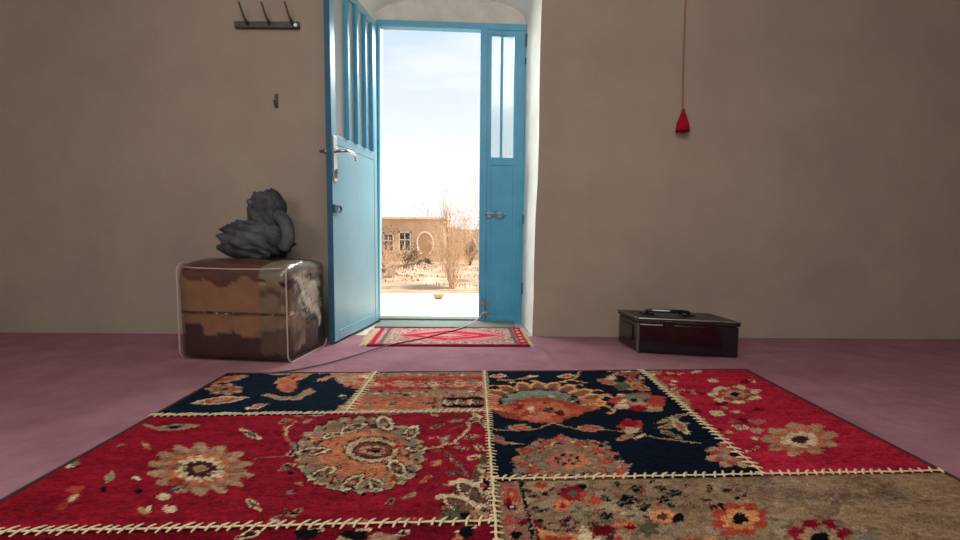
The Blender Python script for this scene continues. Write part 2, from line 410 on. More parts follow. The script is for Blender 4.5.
# ---------- painter working on photo-measured coordinates of the floor
def proj(X, Y, z=.012):
    Mi = np.array(CAMR.transposed()); d = np.stack([X, Y, np.full_like(X, z-CH)], 0)
    q = np.tensordot(Mi, d, 1); return 480+F*q[0]/(-q[2]), 270-F*q[1]/(-q[2])
C_ = dict(red=(142, 22, 40), dred=(116, 10, 30), navy=(8, 20, 35), dnavy=(6, 9, 20), cream=(214, 192, 154), tan=(176, 140, 106), orange=(196, 116, 80),
          org2=(206, 140, 88), taupe=(146, 119, 90), brown=(66, 32, 30), black=(12, 10, 16), grey=(128, 124, 108), teal=(122, 128, 106), pink=(182, 96, 88), rust=(172, 66, 52), olive=(92, 88, 66))
class Cv:
    def __init__(s, X, Y, bg, seed=0, jit=1.0):
        s.X = X.ravel(); s.Y = Y.ravel()
        Yc = np.maximum(s.Y, .45); u, v = proj(s.X, Yc)
        # nearer than the picture: continue the lay-out linearly
        v = np.where(s.Y < .45, v+(.45-s.Y)*900, v)
        rng = np.random.RandomState(seed)
        k = np.clip((v-232)/480, .15, 1.5)
        jx = vnoise(s.X*90, s.Y*90, seed+5)+rng.randn(len(u))*.45; jy = vnoise(s.X*90+40, s.Y*90, seed+6)+rng.randn(len(u))*.45
        s.u = u+jit*jx*1.7; s.v = v+jit*jy*1.7*k; s.c = np.zeros((len(u), 3)); s.c[:] = lin(bg); s.r = random.Random(seed+1)
    def put(s, m, col):
        col = C_[col] if isinstance(col, str) else col
        s.c[m] = lin(col)
    def ell(s, cx, cy, rx, ry, col, rot=0, n=0, amp=0, ph=0, r0=0):
        sel = np.where((abs(s.u-cx) < max(rx, ry*2.5)*1.5) & (abs(s.v-cy) < max(rx, ry)*1.5))[0]
        if not len(sel): return
        dx = s.u[sel]-cx; dy = s.v[sel]-cy
        if rot: kk = rx/ry; dy2 = dy; c, sn = math.cos(rot), math.sin(rot); dx, dy = dx*c+dy*sn, -dx*sn+dy*c
        r = np.sqrt((dx/rx)**2+(dy/ry)**2); lim = 1.0
        if n: lim = 1+amp*np.abs(np.sin(n/2*np.arctan2(dy/ry, dx/rx)+ph))-amp*.5
        s.put(sel[(r < lim) & (r >= r0)], col)
    def line(s, pts, w, col, taper=False):
        for (a, b) in zip(pts[:-1], pts[1:]):
            k = 480/max(12, ((a[1]+b[1])/2-232)); 
            sel = np.where((s.u > min(a[0], b[0])-w-1) & (s.u < max(a[0], b[0])+w+1) & (s.v > min(a[1], b[1])-w) & (s.v < max(a[1], b[1])+w))[0]
            if not len(sel): continue
            x, y = s.u[sel], s.v[sel]*k; ax_, ay = a[0], a[1]*k; dx, dy = b[0]-a[0], (b[1]-a[1])*k
            t = np.clip(((x-ax_)*dx+(y-ay)*dy)/(dx*dx+dy*dy+1e-6), 0, 1)
            s.put(sel[(x-ax_-t*dx)**2+(y-ay-t*dy)**2 < (w/2)**2], col)
    def poly(s, pts, col):
        xs = [p[0] for p in pts]; ys = [p[1] for p in pts]
        sel = np.where((s.u > min(xs)) & (s.u < max(xs)) & (s.v > min(ys)) & (s.v < max(ys)))[0]
        if not len(sel): return
        x, y = s.u[sel], s.v[sel]; ins = np.zeros(len(sel), bool); j = len(pts)-1
        for i in range(len(pts)):
            xi, yi = pts[i]; xj, yj = pts[j]
            if yi != yj: ins ^= ((yi > y) != (yj > y)) & (x < (xj-xi)*(y-yi)/(yj-yi)+xi)
            j = i
        s.put(sel[ins], col)
    def leaf(s, x0, y0, x1, y1, w, c0, c1=None, c2=None):
        cx, cy = (x0+x1)/2, (y0+y1)/2
        for sc, cc in ((1, c0), (.68, c1), (.34, c2)):
            if cc is None: continue
            nx, ny = -(y1-y0), (x1-x0); L = math.hypot(nx, ny)+1e-6; k = max(.12, (cy-232)/480)
            p = []
            for t in np.linspace(0, 1, 9):
                b = math.sin(math.pi*t)**.8*w/2*sc; tx = cx+(x0-cx)*sc+(x1-x0)*sc*t; ty = cy+(y0-cy)*sc+(y1-y0)*sc*t
                p.append((tx+nx/L*b, ty+ny/L*b*max(k, .5)))
            q = []
            for t in np.linspace(1, 0, 9):
                b = math.sin(math.pi*t)**.8*w/2*sc; tx = cx+(x0-cx)*sc+(x1-x0)*sc*t; ty = cy+(y0-cy)*sc+(y1-y0)*sc*t
                q.append((tx-nx/L*b, ty-ny/L*b*max(k, .5)))
            s.poly(p+q, cc)
    def ros(s, cx, cy, r, cols, n=7, k=None, ph=0):
        k = k or (cy-232)/480; m = len(cols)
        for i, cc in enumerate(cols):
            f = 1-i/m; s.ell(cx, cy, r*f, r*f*k, cc, n=n, amp=.35 if i < m-1 else 0, ph=ph+i)
    def scat(s, x0, y0, x1, y1, n, rmin, rmax, cols, test=None, leafy=.4):
        for _ in range(n):
            x = s.r.uniform(x0, x1); y = s.r.uniform(y0, y1)
            if test and not test(x, y): continue
            r = s.r.uniform(rmin, rmax); k = max(.2, (y-232)/480); cc = s.r.choice(cols)
            if s.r.random() < leafy:
                a = s.r.uniform(0, 6.28); dx, dy = math.cos(a)*r*1.6, math.sin(a)*r*1.6*k
                s.leaf(x-dx, y-dy, x+dx, y+dy, r*1.2, cc, s.r.choice(cols))
            else: s.ell(x, y, r, r*k, cc, n=s.r.choice((0, 4, 5, 6)), amp=.4)
    def done(s, seed=1, amt=.26):
        nz = 1+amt*(vnoise(s.X*70, s.Y*190, seed)*1.2+vnoise(s.X*9, s.Y*40, seed+1)*.9+np.random.RandomState(seed).randn(len(s.X))*.7)
        s.c = np.clip(s.c*nz[:, None], 0, 1); return s.c

# seams in world space
def lerp2(a, b, t): return (a[0]+(b[0]-a[0])*t, a[1]+(b[1]-a[1])*t)
zr = .012
ptc = [onZ(484.5, 371.5, zr), onZ(500, 539, zr)]
def xc(Y): return ptc[0].x+(ptc[1].x-ptc[0].x)*(ptc[0].y-Y)/(ptc[0].y-ptc[1].y) if Y > .6 else ptc[1].x+.008
def sfun(pa, pb):
    a, b = onZ(*pa, zr), onZ(*pb, zr); return lambda x: a.y+(b.y-a.y)*(x-a.x)/(b.x-a.x)
yfar = sfun((277, 373), (683, 370)); y413 = sfun((277, 414.5), (484, 411.5)); y478 = sfun((497, 480), (683, 476.5)); y525 = sfun((277, 527), (495, 522))
xl_ = onZ(377, 371, zr).x; xr_ = (onZ(639.5, 369.5, zr).x+onZ(682, 404, zr).x)/2
RXL, RXR, RYN = -1.0, 1.12, -.25
rug = empty('patchwork_rug', (.05, .9, 0), 'large patchwork rug of red and navy floral pieces joined by cream stitching', 'rug')
def patch(label, x0f, x1f, ynf, yff, dx, dy, bg, seed, paint, jit=1):
    # x0f/x1f : functions of Y; ynf/yff : functions of X
    xm = (x0f(1)+x1f(1))/2; Wd = abs(x1f(1)-x0f(1)); Hd = abs(yff(xm)-ynf(xm))
    nx, ny = int(Wd/dx)+2, int(Hd/dy)+2
    t = np.linspace(0, 1, nx)[None, :]; sgrid = np.linspace(0, 1, ny)[:, None]
    Y = ynf(xm)+(yff(xm)-ynf(xm))*sgrid+0*t
    X = np.vectorize(x0f)(Y)*(1-t)+np.vectorize(x1f)(Y)*t
    Y = ynf(X)*(1-sgrid)+yff(X)*sgrid
    e = np.minimum(np.minimum(t, 1-t)*Wd, np.minimum(sgrid, 1-sgrid)*Hd)
    Z = .0145-.006*np.exp(-(e/.008)**2)+.0011*vnoise(X*120, Y*160, seed)+.0018*fbm(X*5, Y*6, seed+9)
    cv = Cv(X, Y, bg, seed, jit); paint(cv); col = cv.done(seed+3)
    V = np.stack([X.ravel(), Y.ravel(), Z.ravel()], 1)
    i = np.arange(ny-1)[:, None]*nx+np.arange(nx-1)[None, :]
    Fc = np.stack([i, i+1, i+nx+1, i+nx], -1).reshape(-1, 4)
    o = link('rug_patch', V, Fc, M['pile'], rug, smooth=True, colors=col); o['label'] = label; return o
K_ = lambda v: (lambda _=0: v)
kx = lambda v: (lambda Y: v)

def paA(c):
    B_ = (11, 28, 44)
    c.poly([(200, 360), (345, 366), (385, 372), (372, 392), (340, 384), (330, 374), (300, 374), (277, 376)], 'tan')
    c.scat(335, 372, 376, 390, 26, 2, 5, ['tan', 'pink', 'rust', 'cream', 'taupe'])
    c.poly([(334, 412), (346, 402), (358, 392), (372, 385), (366, 412)], 'tan')
    c.scat(342, 396, 368, 412, 30, 2, 4, ['cream', 'taupe', 'orange', 'olive', 'tan'])
    c.leaf(272, 384, 312, 374, 14, 'tan', 'orange', 'brown'); c.ell(287, 386, 10, 7, 'orange'); c.ell(290, 389, 5, 3, 'pink')
    c.line([(268, 396), (280, 399), (296, 399), (311, 392)], 9, 'tan'); c.line([(276, 399), (292, 399), (306, 394)], 4, 'grey')
    c.line([(306, 392), (310, 390)], 6, 'tan')
    c.leaf(315, 382, 336, 376, 7, 'tan', 'orange')
    c.leaf(200, 384, 250, 376, 12, 'tan', 'orange', 'rust'); c.leaf(190, 404, 250, 398, 14, 'cream', 'rust', 'tan'); c.ros(225, 390, 16, ['tan', 'rust', 'grey', 'brown'])
    c.leaf(245, 410, 270, 404, 8, 'cream', 'pink')
def paB(c):
    c.poly([(350, 366), (490, 366), (490, 378), (350, 379)], 'taupe'); c.poly([(350, 377.2), (490, 376.5), (490, 378), (350, 378.6)], 'rust')
    c.poly([(340, 390.5), (490, 390), (490, 397.5), (340, 398)], 'taupe')
    c.line([(350, 394), (487, 393.5)], 2, 'tan')
    for x in (372, 403, 434, 459, 478): c.ros(x, 384.3, 11, ['tan', 'orange', 'cream', 'rust'], 6)
    c.scat(362, 379, 484, 390, 70, 1.2, 3, ['tan', 'dred', 'pink', 'taupe', 'rust', 'cream', 'brown'])
    for x in (388, 420, 447): c.leaf(x-9, 384, x+8, 384, 6, 'dred', 'tan')
    c.ell(472, 383, 5, 2.6, 'grey'); c.ell(403, 384, 6, 2, 'tan')
    c.scat(365, 374, 484, 376, 30, 1, 3, ['grey', 'cream', 'brown', 'pink']); c.scat(360, 391, 484, 397, 60, 1.2, 3, ['brown', 'rust', 'cream', 'tan', 'olive'])
    c.line([(391, 394), (401, 394)], 4, 'black'); c.ell(406, 395.5, 3, 1.2, 'black')
    c.poly([(335, 398.5), (436, 398), (435, 409.5), (330, 410)], (188, 104, 74))
    for x in (368, 393, 427): c.leaf(x-7, 404, x+7, 403.6, 7, 'grey', 'black', 'teal')
    c.leaf(404, 404, 420, 404, 5, 'rust', 'tan'); c.scat(350, 399, 434, 409, 40, 1, 2.2, ['rust', 'tan', 'pink', 'orange'])
    c.line([(434.5, 398), (433.5, 409)], 2.2, 'black')
    c.poly([(437, 398), (442.5, 398), (441.5, 410), (435.5, 410)], 'taupe')
    c.poly([(443, 398), (484, 398), (485, 408.5), (442, 408.5)], 'black')
    for x in (451, 463, 477): c.ros(x, 403.3, 6.5, ['grey', 'rust', 'black', 'cream'], 5)
    for x in (446, 457, 470): c.ell(x, 403, 1.6, 3, 'cream')
    c.poly([(330, 409.6), (486, 408.8), (486, 414), (330, 414)], 'tan')
def paC(c):
    # vines
    c.line([(424, 449), (437, 448), (452, 444), (462, 437), (469, 428), (470, 420)], 3, 'cream'); c.line([(436, 449), (446, 454), (456, 462), (462, 470), (468, 478)], 3, 'grey')
    c.line([(437, 449.5), (447, 455), (457, 463), (463, 472)], 1.4, 'brown')
    c.line([(284, 427), (287, 440), (296, 446), (306, 447)], 2, 'pink'); c.line([(297, 422), (288, 428), (285, 437)], 2, 'cream'); c.line([(250, 459), (280, 457), (300, 455)], 2, 'pink')
    c.scat(430, 418, 486, 490, 16, 1.5, 3, ['dred', 'black', 'tan', 'rust'])
    # side leaves
    c.scat(277, 418, 300, 520, 12, 2, 4, ['tan', 'grey', 'black', 'olive'])
    for a in ((428, 430, 446, 424, 7, 'tan', 'black', 'grey'), (454, 448, 470, 450, 7, 'tan', 'black', 'cream'), (432, 476, 420, 484, 6, 'tan', 'rust'), (474, 446, 486, 452, 8, 'cream', 'black', 'rust'), (470, 410, 488, 430, 7, 'cream', 'olive', 'black'), (302, 424, 314, 420, 6, 'tan', 'grey'), (286, 456, 304, 450, 10, 'cream', 'black', 'tan'), (300, 437, 318, 433, 9, 'taupe', 'grey', 'black'), (278, 424, 292, 420, 8, 'tan', 'black', 'grey'), (277, 472, 295, 464, 9, 'tan', 'black', 'grey'),
              (440, 442, 452, 436, 8, 'grey', 'brown', 'cream'), (464, 440, 480, 436, 9, 'tan', 'black', 'cream'), (466, 424, 482, 416, 11, 'cream', 'black', 'tan'), (448, 423, 464, 420, 6, 'tan', 'grey'),
              (443, 474, 462, 474, 9, 'olive', 'brown', 'grey'), (430, 466, 442, 461, 8, 'orange', 'tan'), (466, 460, 482, 456, 10, 'cream', 'orange', 'black'), (446, 458, 456, 462, 6, 'brown', 'tan'),
              (308, 416, 330, 414, 6, 'cream', 'grey'), (292, 415, 306, 418, 5, 'rust', 'tan'), (430, 414, 440, 417, 4, 'cream', 'tan'), (384, 415, 400, 414, 4, 'tan', 'rust'),
              (418, 494, 402, 500, 9, 'tan', 'grey', 'olive'), (396, 500, 384, 506, 9, 'grey', 'black')):
        c.leaf(*a)
    # medallion
    K = (68, 37)
    c.ell(360, 456, 65, 38.5, 'black', n=26, amp=.10); c.ell(360, 456, 63, 37, (178, 150, 116), n=26, amp=.10); c.ell(360, 456, 60, 35, (150, 108, 84), n=20, amp=.08)
    c.scat(300, 424, 424, 492, 170, 2.5, 6, ['orange', 'tan', 'rust', 'taupe', 'grey', 'org2', 'brown'], lambda x, y: .5 < ((x-360)/58)**2+((y-456)/34)**2 < .98)
    c.scat(298, 420, 424, 494, 110, 1.5, 3, ['black', 'brown', 'cream', 'olive'], lambda x, y: .5 < ((x-360)/60)**2+((y-456)/35)**2 < 1)
    c.ell(362, 456, 44, 23.5, (192, 118, 84), n=18, amp=.10)
    c.scat(320, 436, 406, 478, 120, 1.5, 3.2, ['orange', 'rust', 'org2', 'tan', 'pink'], lambda x, y: ((x-362)/42)**2+((y-456)/22)**2 < 1)
    for (x, y, dx, dy, w) in ((353, 429, -16, 6, 14), (385, 424, 5, 9, 17), (412, 433, 6, -8, 15), (312, 452, -20, 2, 15), (322, 474, -16, 8, 15), (352, 484, -12, 10, 17), (397, 469, 8, 12, 18), (417, 449, 13, 0, 12), (333, 436, -12, 3, 11), (376, 485, 6, 8, 14)):
        c.leaf(x-dx*1.15, y-dy, x+dx*1.15, y+dy, w*1.25, 'black'); c.leaf(x-dx, y-dy*.9, x+dx, y+dy*.9, w*1.05, 'cream', 'olive', 'black'); c.leaf(x-dx*.6, y-dy*.5, x+dx*.5, y+dy*.5, w*.45, 'black', 'rust')
        c.ell(x, y, 2.5, 1.6, 'tan')
    for a in np.linspace(0, 6.28, 17): c.ell(360+57*math.cos(a), 456+33*math.sin(a), 4, 2.4, 'grey'); c.ell(360+57*math.cos(a+.12), 456+33*math.sin(a+.12), 2, 1.3, 'black')
    c.ell(372, 450.5, 28.5, 13.5, 'brown', n=14, amp=.08); c.ell(372, 450.5, 26.5, 12.2, (196, 170, 132), n=18, amp=.08); c.scat(346, 439, 398, 462, 40, .8, 1.6, ['brown', 'black', 'grey'], lambda x, y: ((x-372)/26)**2+((y-450)/12)**2 < 1); c.ell(373, 450.8, 21, 8.9, 'black'); c.ell(373, 450.8, 18.5, 7.4, (120, 62, 48), n=16, amp=.08)
    c.ell(373, 451, 12, 4.6, 'tan', n=8, amp=.3); c.ell(374, 451, 8, 2.8, 'black', n=6, amp=.3); c.line([(366, 451), (382, 450)], 1.3, 'rust'); c.leaf(392, 449, 404, 446, 6, 'rust', 'red')
    c.scat(320, 436, 406, 478, 90, .8, 1.8, ['brown', 'black', 'tan', 'dred'], lambda x, y: .45 < ((x-362)/42)**2+((y-456)/22)**2 < 1)
    # corner paisleys by the centre seam
    c.poly([(482, 455), (498, 452), (500, 530), (436, 530), (440, 514), (452, 508), (462, 500), (470, 482)], (96, 72, 56))
    c.scat(440, 458, 500, 524, 120, 1.5, 3.2, ['black', 'tan', 'olive', 'cream', 'rust', 'grey'], lambda x, y: x > 482 or (y > 506-(x-440)*.3 and x > 440))
    for (pts, w) in (([(452, 484), (462, 482), (474, 486), (482, 494), (484, 504)], 9), ([(440, 498), (452, 497), (464, 502), (474, 510)], 9)): c.line(pts, w, 'cream')
    for (x0, y0, x1, y1) in ((458, 484, 488, 506), (446, 499, 480, 517)):
        c.leaf(x0-3, y0-1.5, x1+3, y1+2, 25, 'cream'); c.leaf(x0, y0, x1, y1, 19, 'black'); c.leaf(x0+2, y0+1, x1-1, y1-1, 15, (112, 82, 64)); c.scat(x0+6, y0+5, x1-6, y1-5, 8, 1, 2.2, ['cream', 'grey', 'black'])
    c.line([(450, 486), (454, 482.5), (464, 482), (476, 486), (486, 494)], 5, 'cream'); c.line([(438, 500), (442, 496.5), (452, 496.5), (462, 499)], 5, 'cream'); c.leaf(451, 492, 460, 491, 6, 'black')
    c.leaf(478, 466, 494, 476, 20, 'tan', 'olive', 'black'); c.ell(478, 516, 10, 5, 'tan', n=6, amp=.3); c.ell(452, 516, 8, 5, 'olive', n=5, amp=.4)
    c.leaf(442, 510, 450, 520, 8, 'black', 'olive'); c.leaf(452, 492, 460, 492, 7, 'black', 'olive'); c.ell(464, 517, 5, 3, 'black'); c.ell(486, 486, 8, 10, 'cream', n=7, amp=.3); c.ell(486, 486, 5, 6, 'black', n=5, amp=.3)
    c.scat(466, 468, 494, 520, 45, 2, 3.5, ['cream', 'black', 'tan', 'olive', 'rust'], lambda x, y: x > 478-(y-505)*.1 or y > 510)
    c.leaf(285, 517, 304, 510, 9, 'tan', 'black', 'olive'); c.leaf(268, 520, 284, 524, 7, 'grey', 'cream'); c.leaf(400, 520, 430, 522, 5, 'tan', 'rust'); c.leaf(340, 524, 372, 520, 5, 'tan', 'rust')
    c.line([(448, 432), (456, 428), (464, 426)], 2, 'rust')
    # continuation to the left of the view
    c.ros(200, 470, 46, ['tan', (150, 108, 84), 'orange', 'cream', 'brown', 'tan'], 14)
    c.leaf(240, 430, 262, 440, 10, 'cream', 'black', 'grey'); c.leaf(150, 430, 200, 426, 12, 'tan', 'grey', 'black'); c.leaf(246, 500, 262, 512, 10, 'cream', 'olive', 'black')
    c.scat(60, 420, 180, 520, 24, 4, 9, ['cream', 'black', 'tan', 'grey', 'rust'])
def paD(c):
    cr, og = (226, 168, 108), 'orange'
    # top small motifs
    for x in (498, 566): c.leaf(x-9, 377, x+9, 376, 8, 'cream', 'rust', 'tan')
    c.line([(500, 380.5), (512, 381), (526, 379)], 4, 'tan'); c.leaf(524, 377.5, 538, 376.5, 5, 'cream')
    c.line([(574, 379), (580, 372), (596, 369.5)], 3, 'tan')
    # great palmette
    c.poly([(480, 392), (496, 385), (515, 380.5), (534, 379), (556, 380), (578, 383), (600, 389), (612, 396), (612, 404), (596, 411), (570, 414), (500, 414), (482, 409)], 'navy')
    c.ell(539, 405, 52, 17, (150, 66, 46))
    for dg in (4, 20, 37, 55, 73, 91, 109, 127, 144, 161, 176):
        a = R(dg); ca, sa = math.cos(a), math.sin(a); x0, y0 = 539+33*ca, 405-12*sa; x1, y1 = 539+(69 if abs(ca) > .6 else 64)*ca, 405-23.5*sa; w = 15 if sa > .55 else 17
        c.leaf(x0, y0, x1, y1, w*1.18, cr); c.leaf(x0+(x1-x0)*.05, y0+(y1-y0)*.05, x0+(x1-x0)*.9, y0+(y1-y0)*.9, w*.86, (176, 84, 58)); c.leaf(x0+(x1-x0)*.1, y0, x0+(x1-x0)*.84, y0+(y1-y0)*.82, w*.66, (118, 88, 64))
        if 15 < dg < 165: c.line([(x1, y1+.5), (x1+5*(1 if ca > 0 else -1), y1-.6), (x1+8*(1 if ca > 0 else -1), y1+.8)], 2.2, cr)
    c.poly([(482, 396), (500, 396), (506, 411), (484, 410)], og); c.line([(484, 400), (502, 406)], 2.4, cr); c.line([(483, 405), (500, 411), (514, 412)], 2.6, cr)
    c.poly([(575, 398), (600, 402), (598, 410), (575, 412)], og); c.line([(572, 409), (590, 404), (604, 406), (613, 410), (614, 413.5), (608, 413.5)], 3.4, cr); c.line([(586, 396), (606, 395), (612, 398)], 3, cr)
    c.line([(560, 383), (572, 380), (586, 384)], 2.4, cr)
    c.ell(539, 403, 41, 13.5, 'navy', n=0); c.ell(539, 403, 37, 12.2, (128, 136, 118), n=14, amp=.1)
    c.scat(504, 392, 576, 404, 50, 1.5, 3.5, ['teal', 'grey', 'tan', 'navy', 'cream', 'teal'], lambda x, y: ((x-539)/35)**2+((y-403)/11)**2 < 1, .2)
    for x in (520, 542, 562): c.ell(x, 397.5, 7, 3, 'teal', n=5, amp=.3)
    c.ell(540, 407, 32, 8.5, (168, 72, 54), n=12, amp=.12); c.poly([(497, 406), (582, 406), (596, 411), (570, 415), (560, 423), (530, 423), (512, 414)], (180, 84, 60))
    c.ell(542, 412, 26, 9.5, (190, 104, 72), n=10, amp=.15)
    for (x, y, a, b, cc) in ((538, 413, 13, 5, 'rust'), (543, 417, 14, 4, 'orange'), (531, 410, 3, 4, 'cream'), (560, 414, 5, 3, 'brown'), (548, 410, 7, 1.8, 'black'), (556, 418, 6, 2, 'rust'), (518, 408, 6, 3, 'red'), (570, 405, 6, 2.4, 'rust')): c.ell(x, y, a, b, cc, n=5, amp=.3)
    c.scat(500, 403, 580, 422, 60, 1, 2.4, ['orange', 'rust', 'tan', 'pink', 'brown'], lambda x, y: ((x-540)/34)**2+((y-411)/11)**2 < 1)
    # stems with small flowers
    c.line([(488, 430), (504, 431), (530, 431), (544, 427), (553, 423), (566, 427), (584, 431), (604, 430), (624, 432)], 2.4, 'tan')
    c.leaf(507, 429, 532, 428, 14, 'tan', 'rust', 'orange'); c.leaf(576, 428.5, 604, 429, 13, 'tan', 'rust', 'orange')
    c.line([(489, 437), (498, 440), (508, 444), (524, 445)], 2.4, 'tan'); c.leaf(494, 436, 506, 446, 9, 'taupe', 'rust', 'grey')
    # second palmette
    c.poly([(515, 478), (518, 468), (512, 463), (519, 456), (516, 450), (530, 446), (545, 441), (553, 440), (560, 434.5), (568, 438), (590, 443), (604, 449), (612, 458), (620, 464), (633, 465), (628, 470), (632, 482), (515, 482)], 'taupe')
    c.scat(515, 438, 630, 480, 240, 1.8, 4.5, ['rust', 'pink', 'tan', 'grey', 'rust', 'taupe', 'teal', 'orange'], lambda x, y: ((x-570)/58)**2+((y-468)/34)**2 < .95 and y > 440)
    c.scat(515, 440, 630, 480, 110, 1.2, 2.4, ['black', 'dred', 'cream', 'navy'], lambda x, y: ((x-570)/54)**2+((y-466)/28)**2 < .95)
    c.ell(567, 462, 32, 13, (136, 116, 92), n=12, amp=.15)
    c.scat(538, 450, 598, 474, 46, 1.6, 3, ['taupe', 'tan', 'grey', 'olive'], lambda x, y: ((x-567)/30)**2+((y-462)/12)**2 < 1)
    for a in np.linspace(0, 6.28, 9): c.ell(568+17*math.cos(a), 461+7*math.sin(a), 5.5, 2.6, 'pink' if int(a*3) % 2 else 'orange', n=5, amp=.3); c.ell(568+11*math.cos(a+.3), 461+4.6*math.sin(a+.3), 2.4, 1.5, 'black')
    c.ell(568, 461, 6, 3, 'orange'); c.ell(568, 461, 3, 1.6, 'brown')
    for (x, y) in ((560, 439), (545, 444), (580, 445), (596, 452), (606, 462), (620, 472), (526, 452), (522, 466), (604, 476), (534, 472)): c.ell(x, y, 5.5, 2.6, 'rust', n=5, amp=.3); c.ell(x+1, y, 2, 1, 'pink')
    # right hand flowers
    c.scat(598, 369, 642, 392, 90, 2, 4.5, ['tan', 'rust', 'taupe', 'cream', 'olive', 'pink'], lambda x, y: (y-370) < (x-592)*.75 and (y-368) > (x-650)*.8+0)
    c.leaf(596, 380, 618, 385, 11, 'tan', 'rust', 'orange'); c.leaf(628, 384, 652, 391, 13, 'tan', 'red', 'orange'); c.ell(622, 387, 8, 4, 'olive')
    c.ell(638, 402, 26, 8.5, 'rust', n=7, amp=.3); c.ell(624, 399, 10, 4, 'cream', n=5, amp=.3); c.ell(636, 398, 14, 3.6, 'grey', n=5, amp=.3); c.ell(640, 403, 12, 3.4, 'tan', n=5, amp=.4); c.ell(634, 401, 4, 2, 'black'); c.ell(648, 402, 4, 2, 'black')
    c.ell(656, 403, 9, 4, 'rust', n=5, amp=.3); c.ell(622, 407, 8, 2.6, 'cream'); c.ell(654, 410, 10, 2.6, 'tan', n=4, amp=.3); c.ell(618, 400, 5, 3, 'rust'); c.ell(638, 409, 9, 3, 'red')
    c.ell(631, 427, 12, 7, 'rust', n=5, amp=.2); c.ell(632, 431, 8, 3, 'cream', n=5, amp=.4); c.ell(630, 424, 10, 3.4, 'red'); c.leaf(616, 442, 634, 434, 9, 'tan', 'rust', 'cream'); c.leaf(632, 440, 646, 434, 7, 'tan', 'cream')
    c.line([(646, 436), (660, 439), (683, 442), (700, 444)], 2.4, 'tan')
    for a in ((655, 424, 690, 414, 9), (656, 429, 690, 424, 9), (660, 431, 684, 440, 8), (664, 420, 684, 428, 8)): c.leaf(*a, 'tan', 'olive', 'teal')
    c.leaf(670, 418, 690, 436, 12, 'cream', 'taupe', 'rust')
    c.ros(735, 455, 26, ['tan', 'rust', 'grey', 'orange', 'black'], 8)
def paE(c):
    c.scat(640, 366, 760, 470, 90, 3, 7, ['cream', 'pink', 'tan', 'dred', 'grey'])
    c.poly([(636, 368), (646, 371), (690, 402), (690, 410)], 'tan')
    c.scat(644, 372, 690, 402, 26, 2, 4, ['rust', 'tan', 'red', 'cream'])
    c.ros(735, 395, 24, ['cream', 'rust', 'tan', 'black'], 7); c.ros(800, 440, 34, ['tan', 'orange', 'cream', 'brown'], 9)
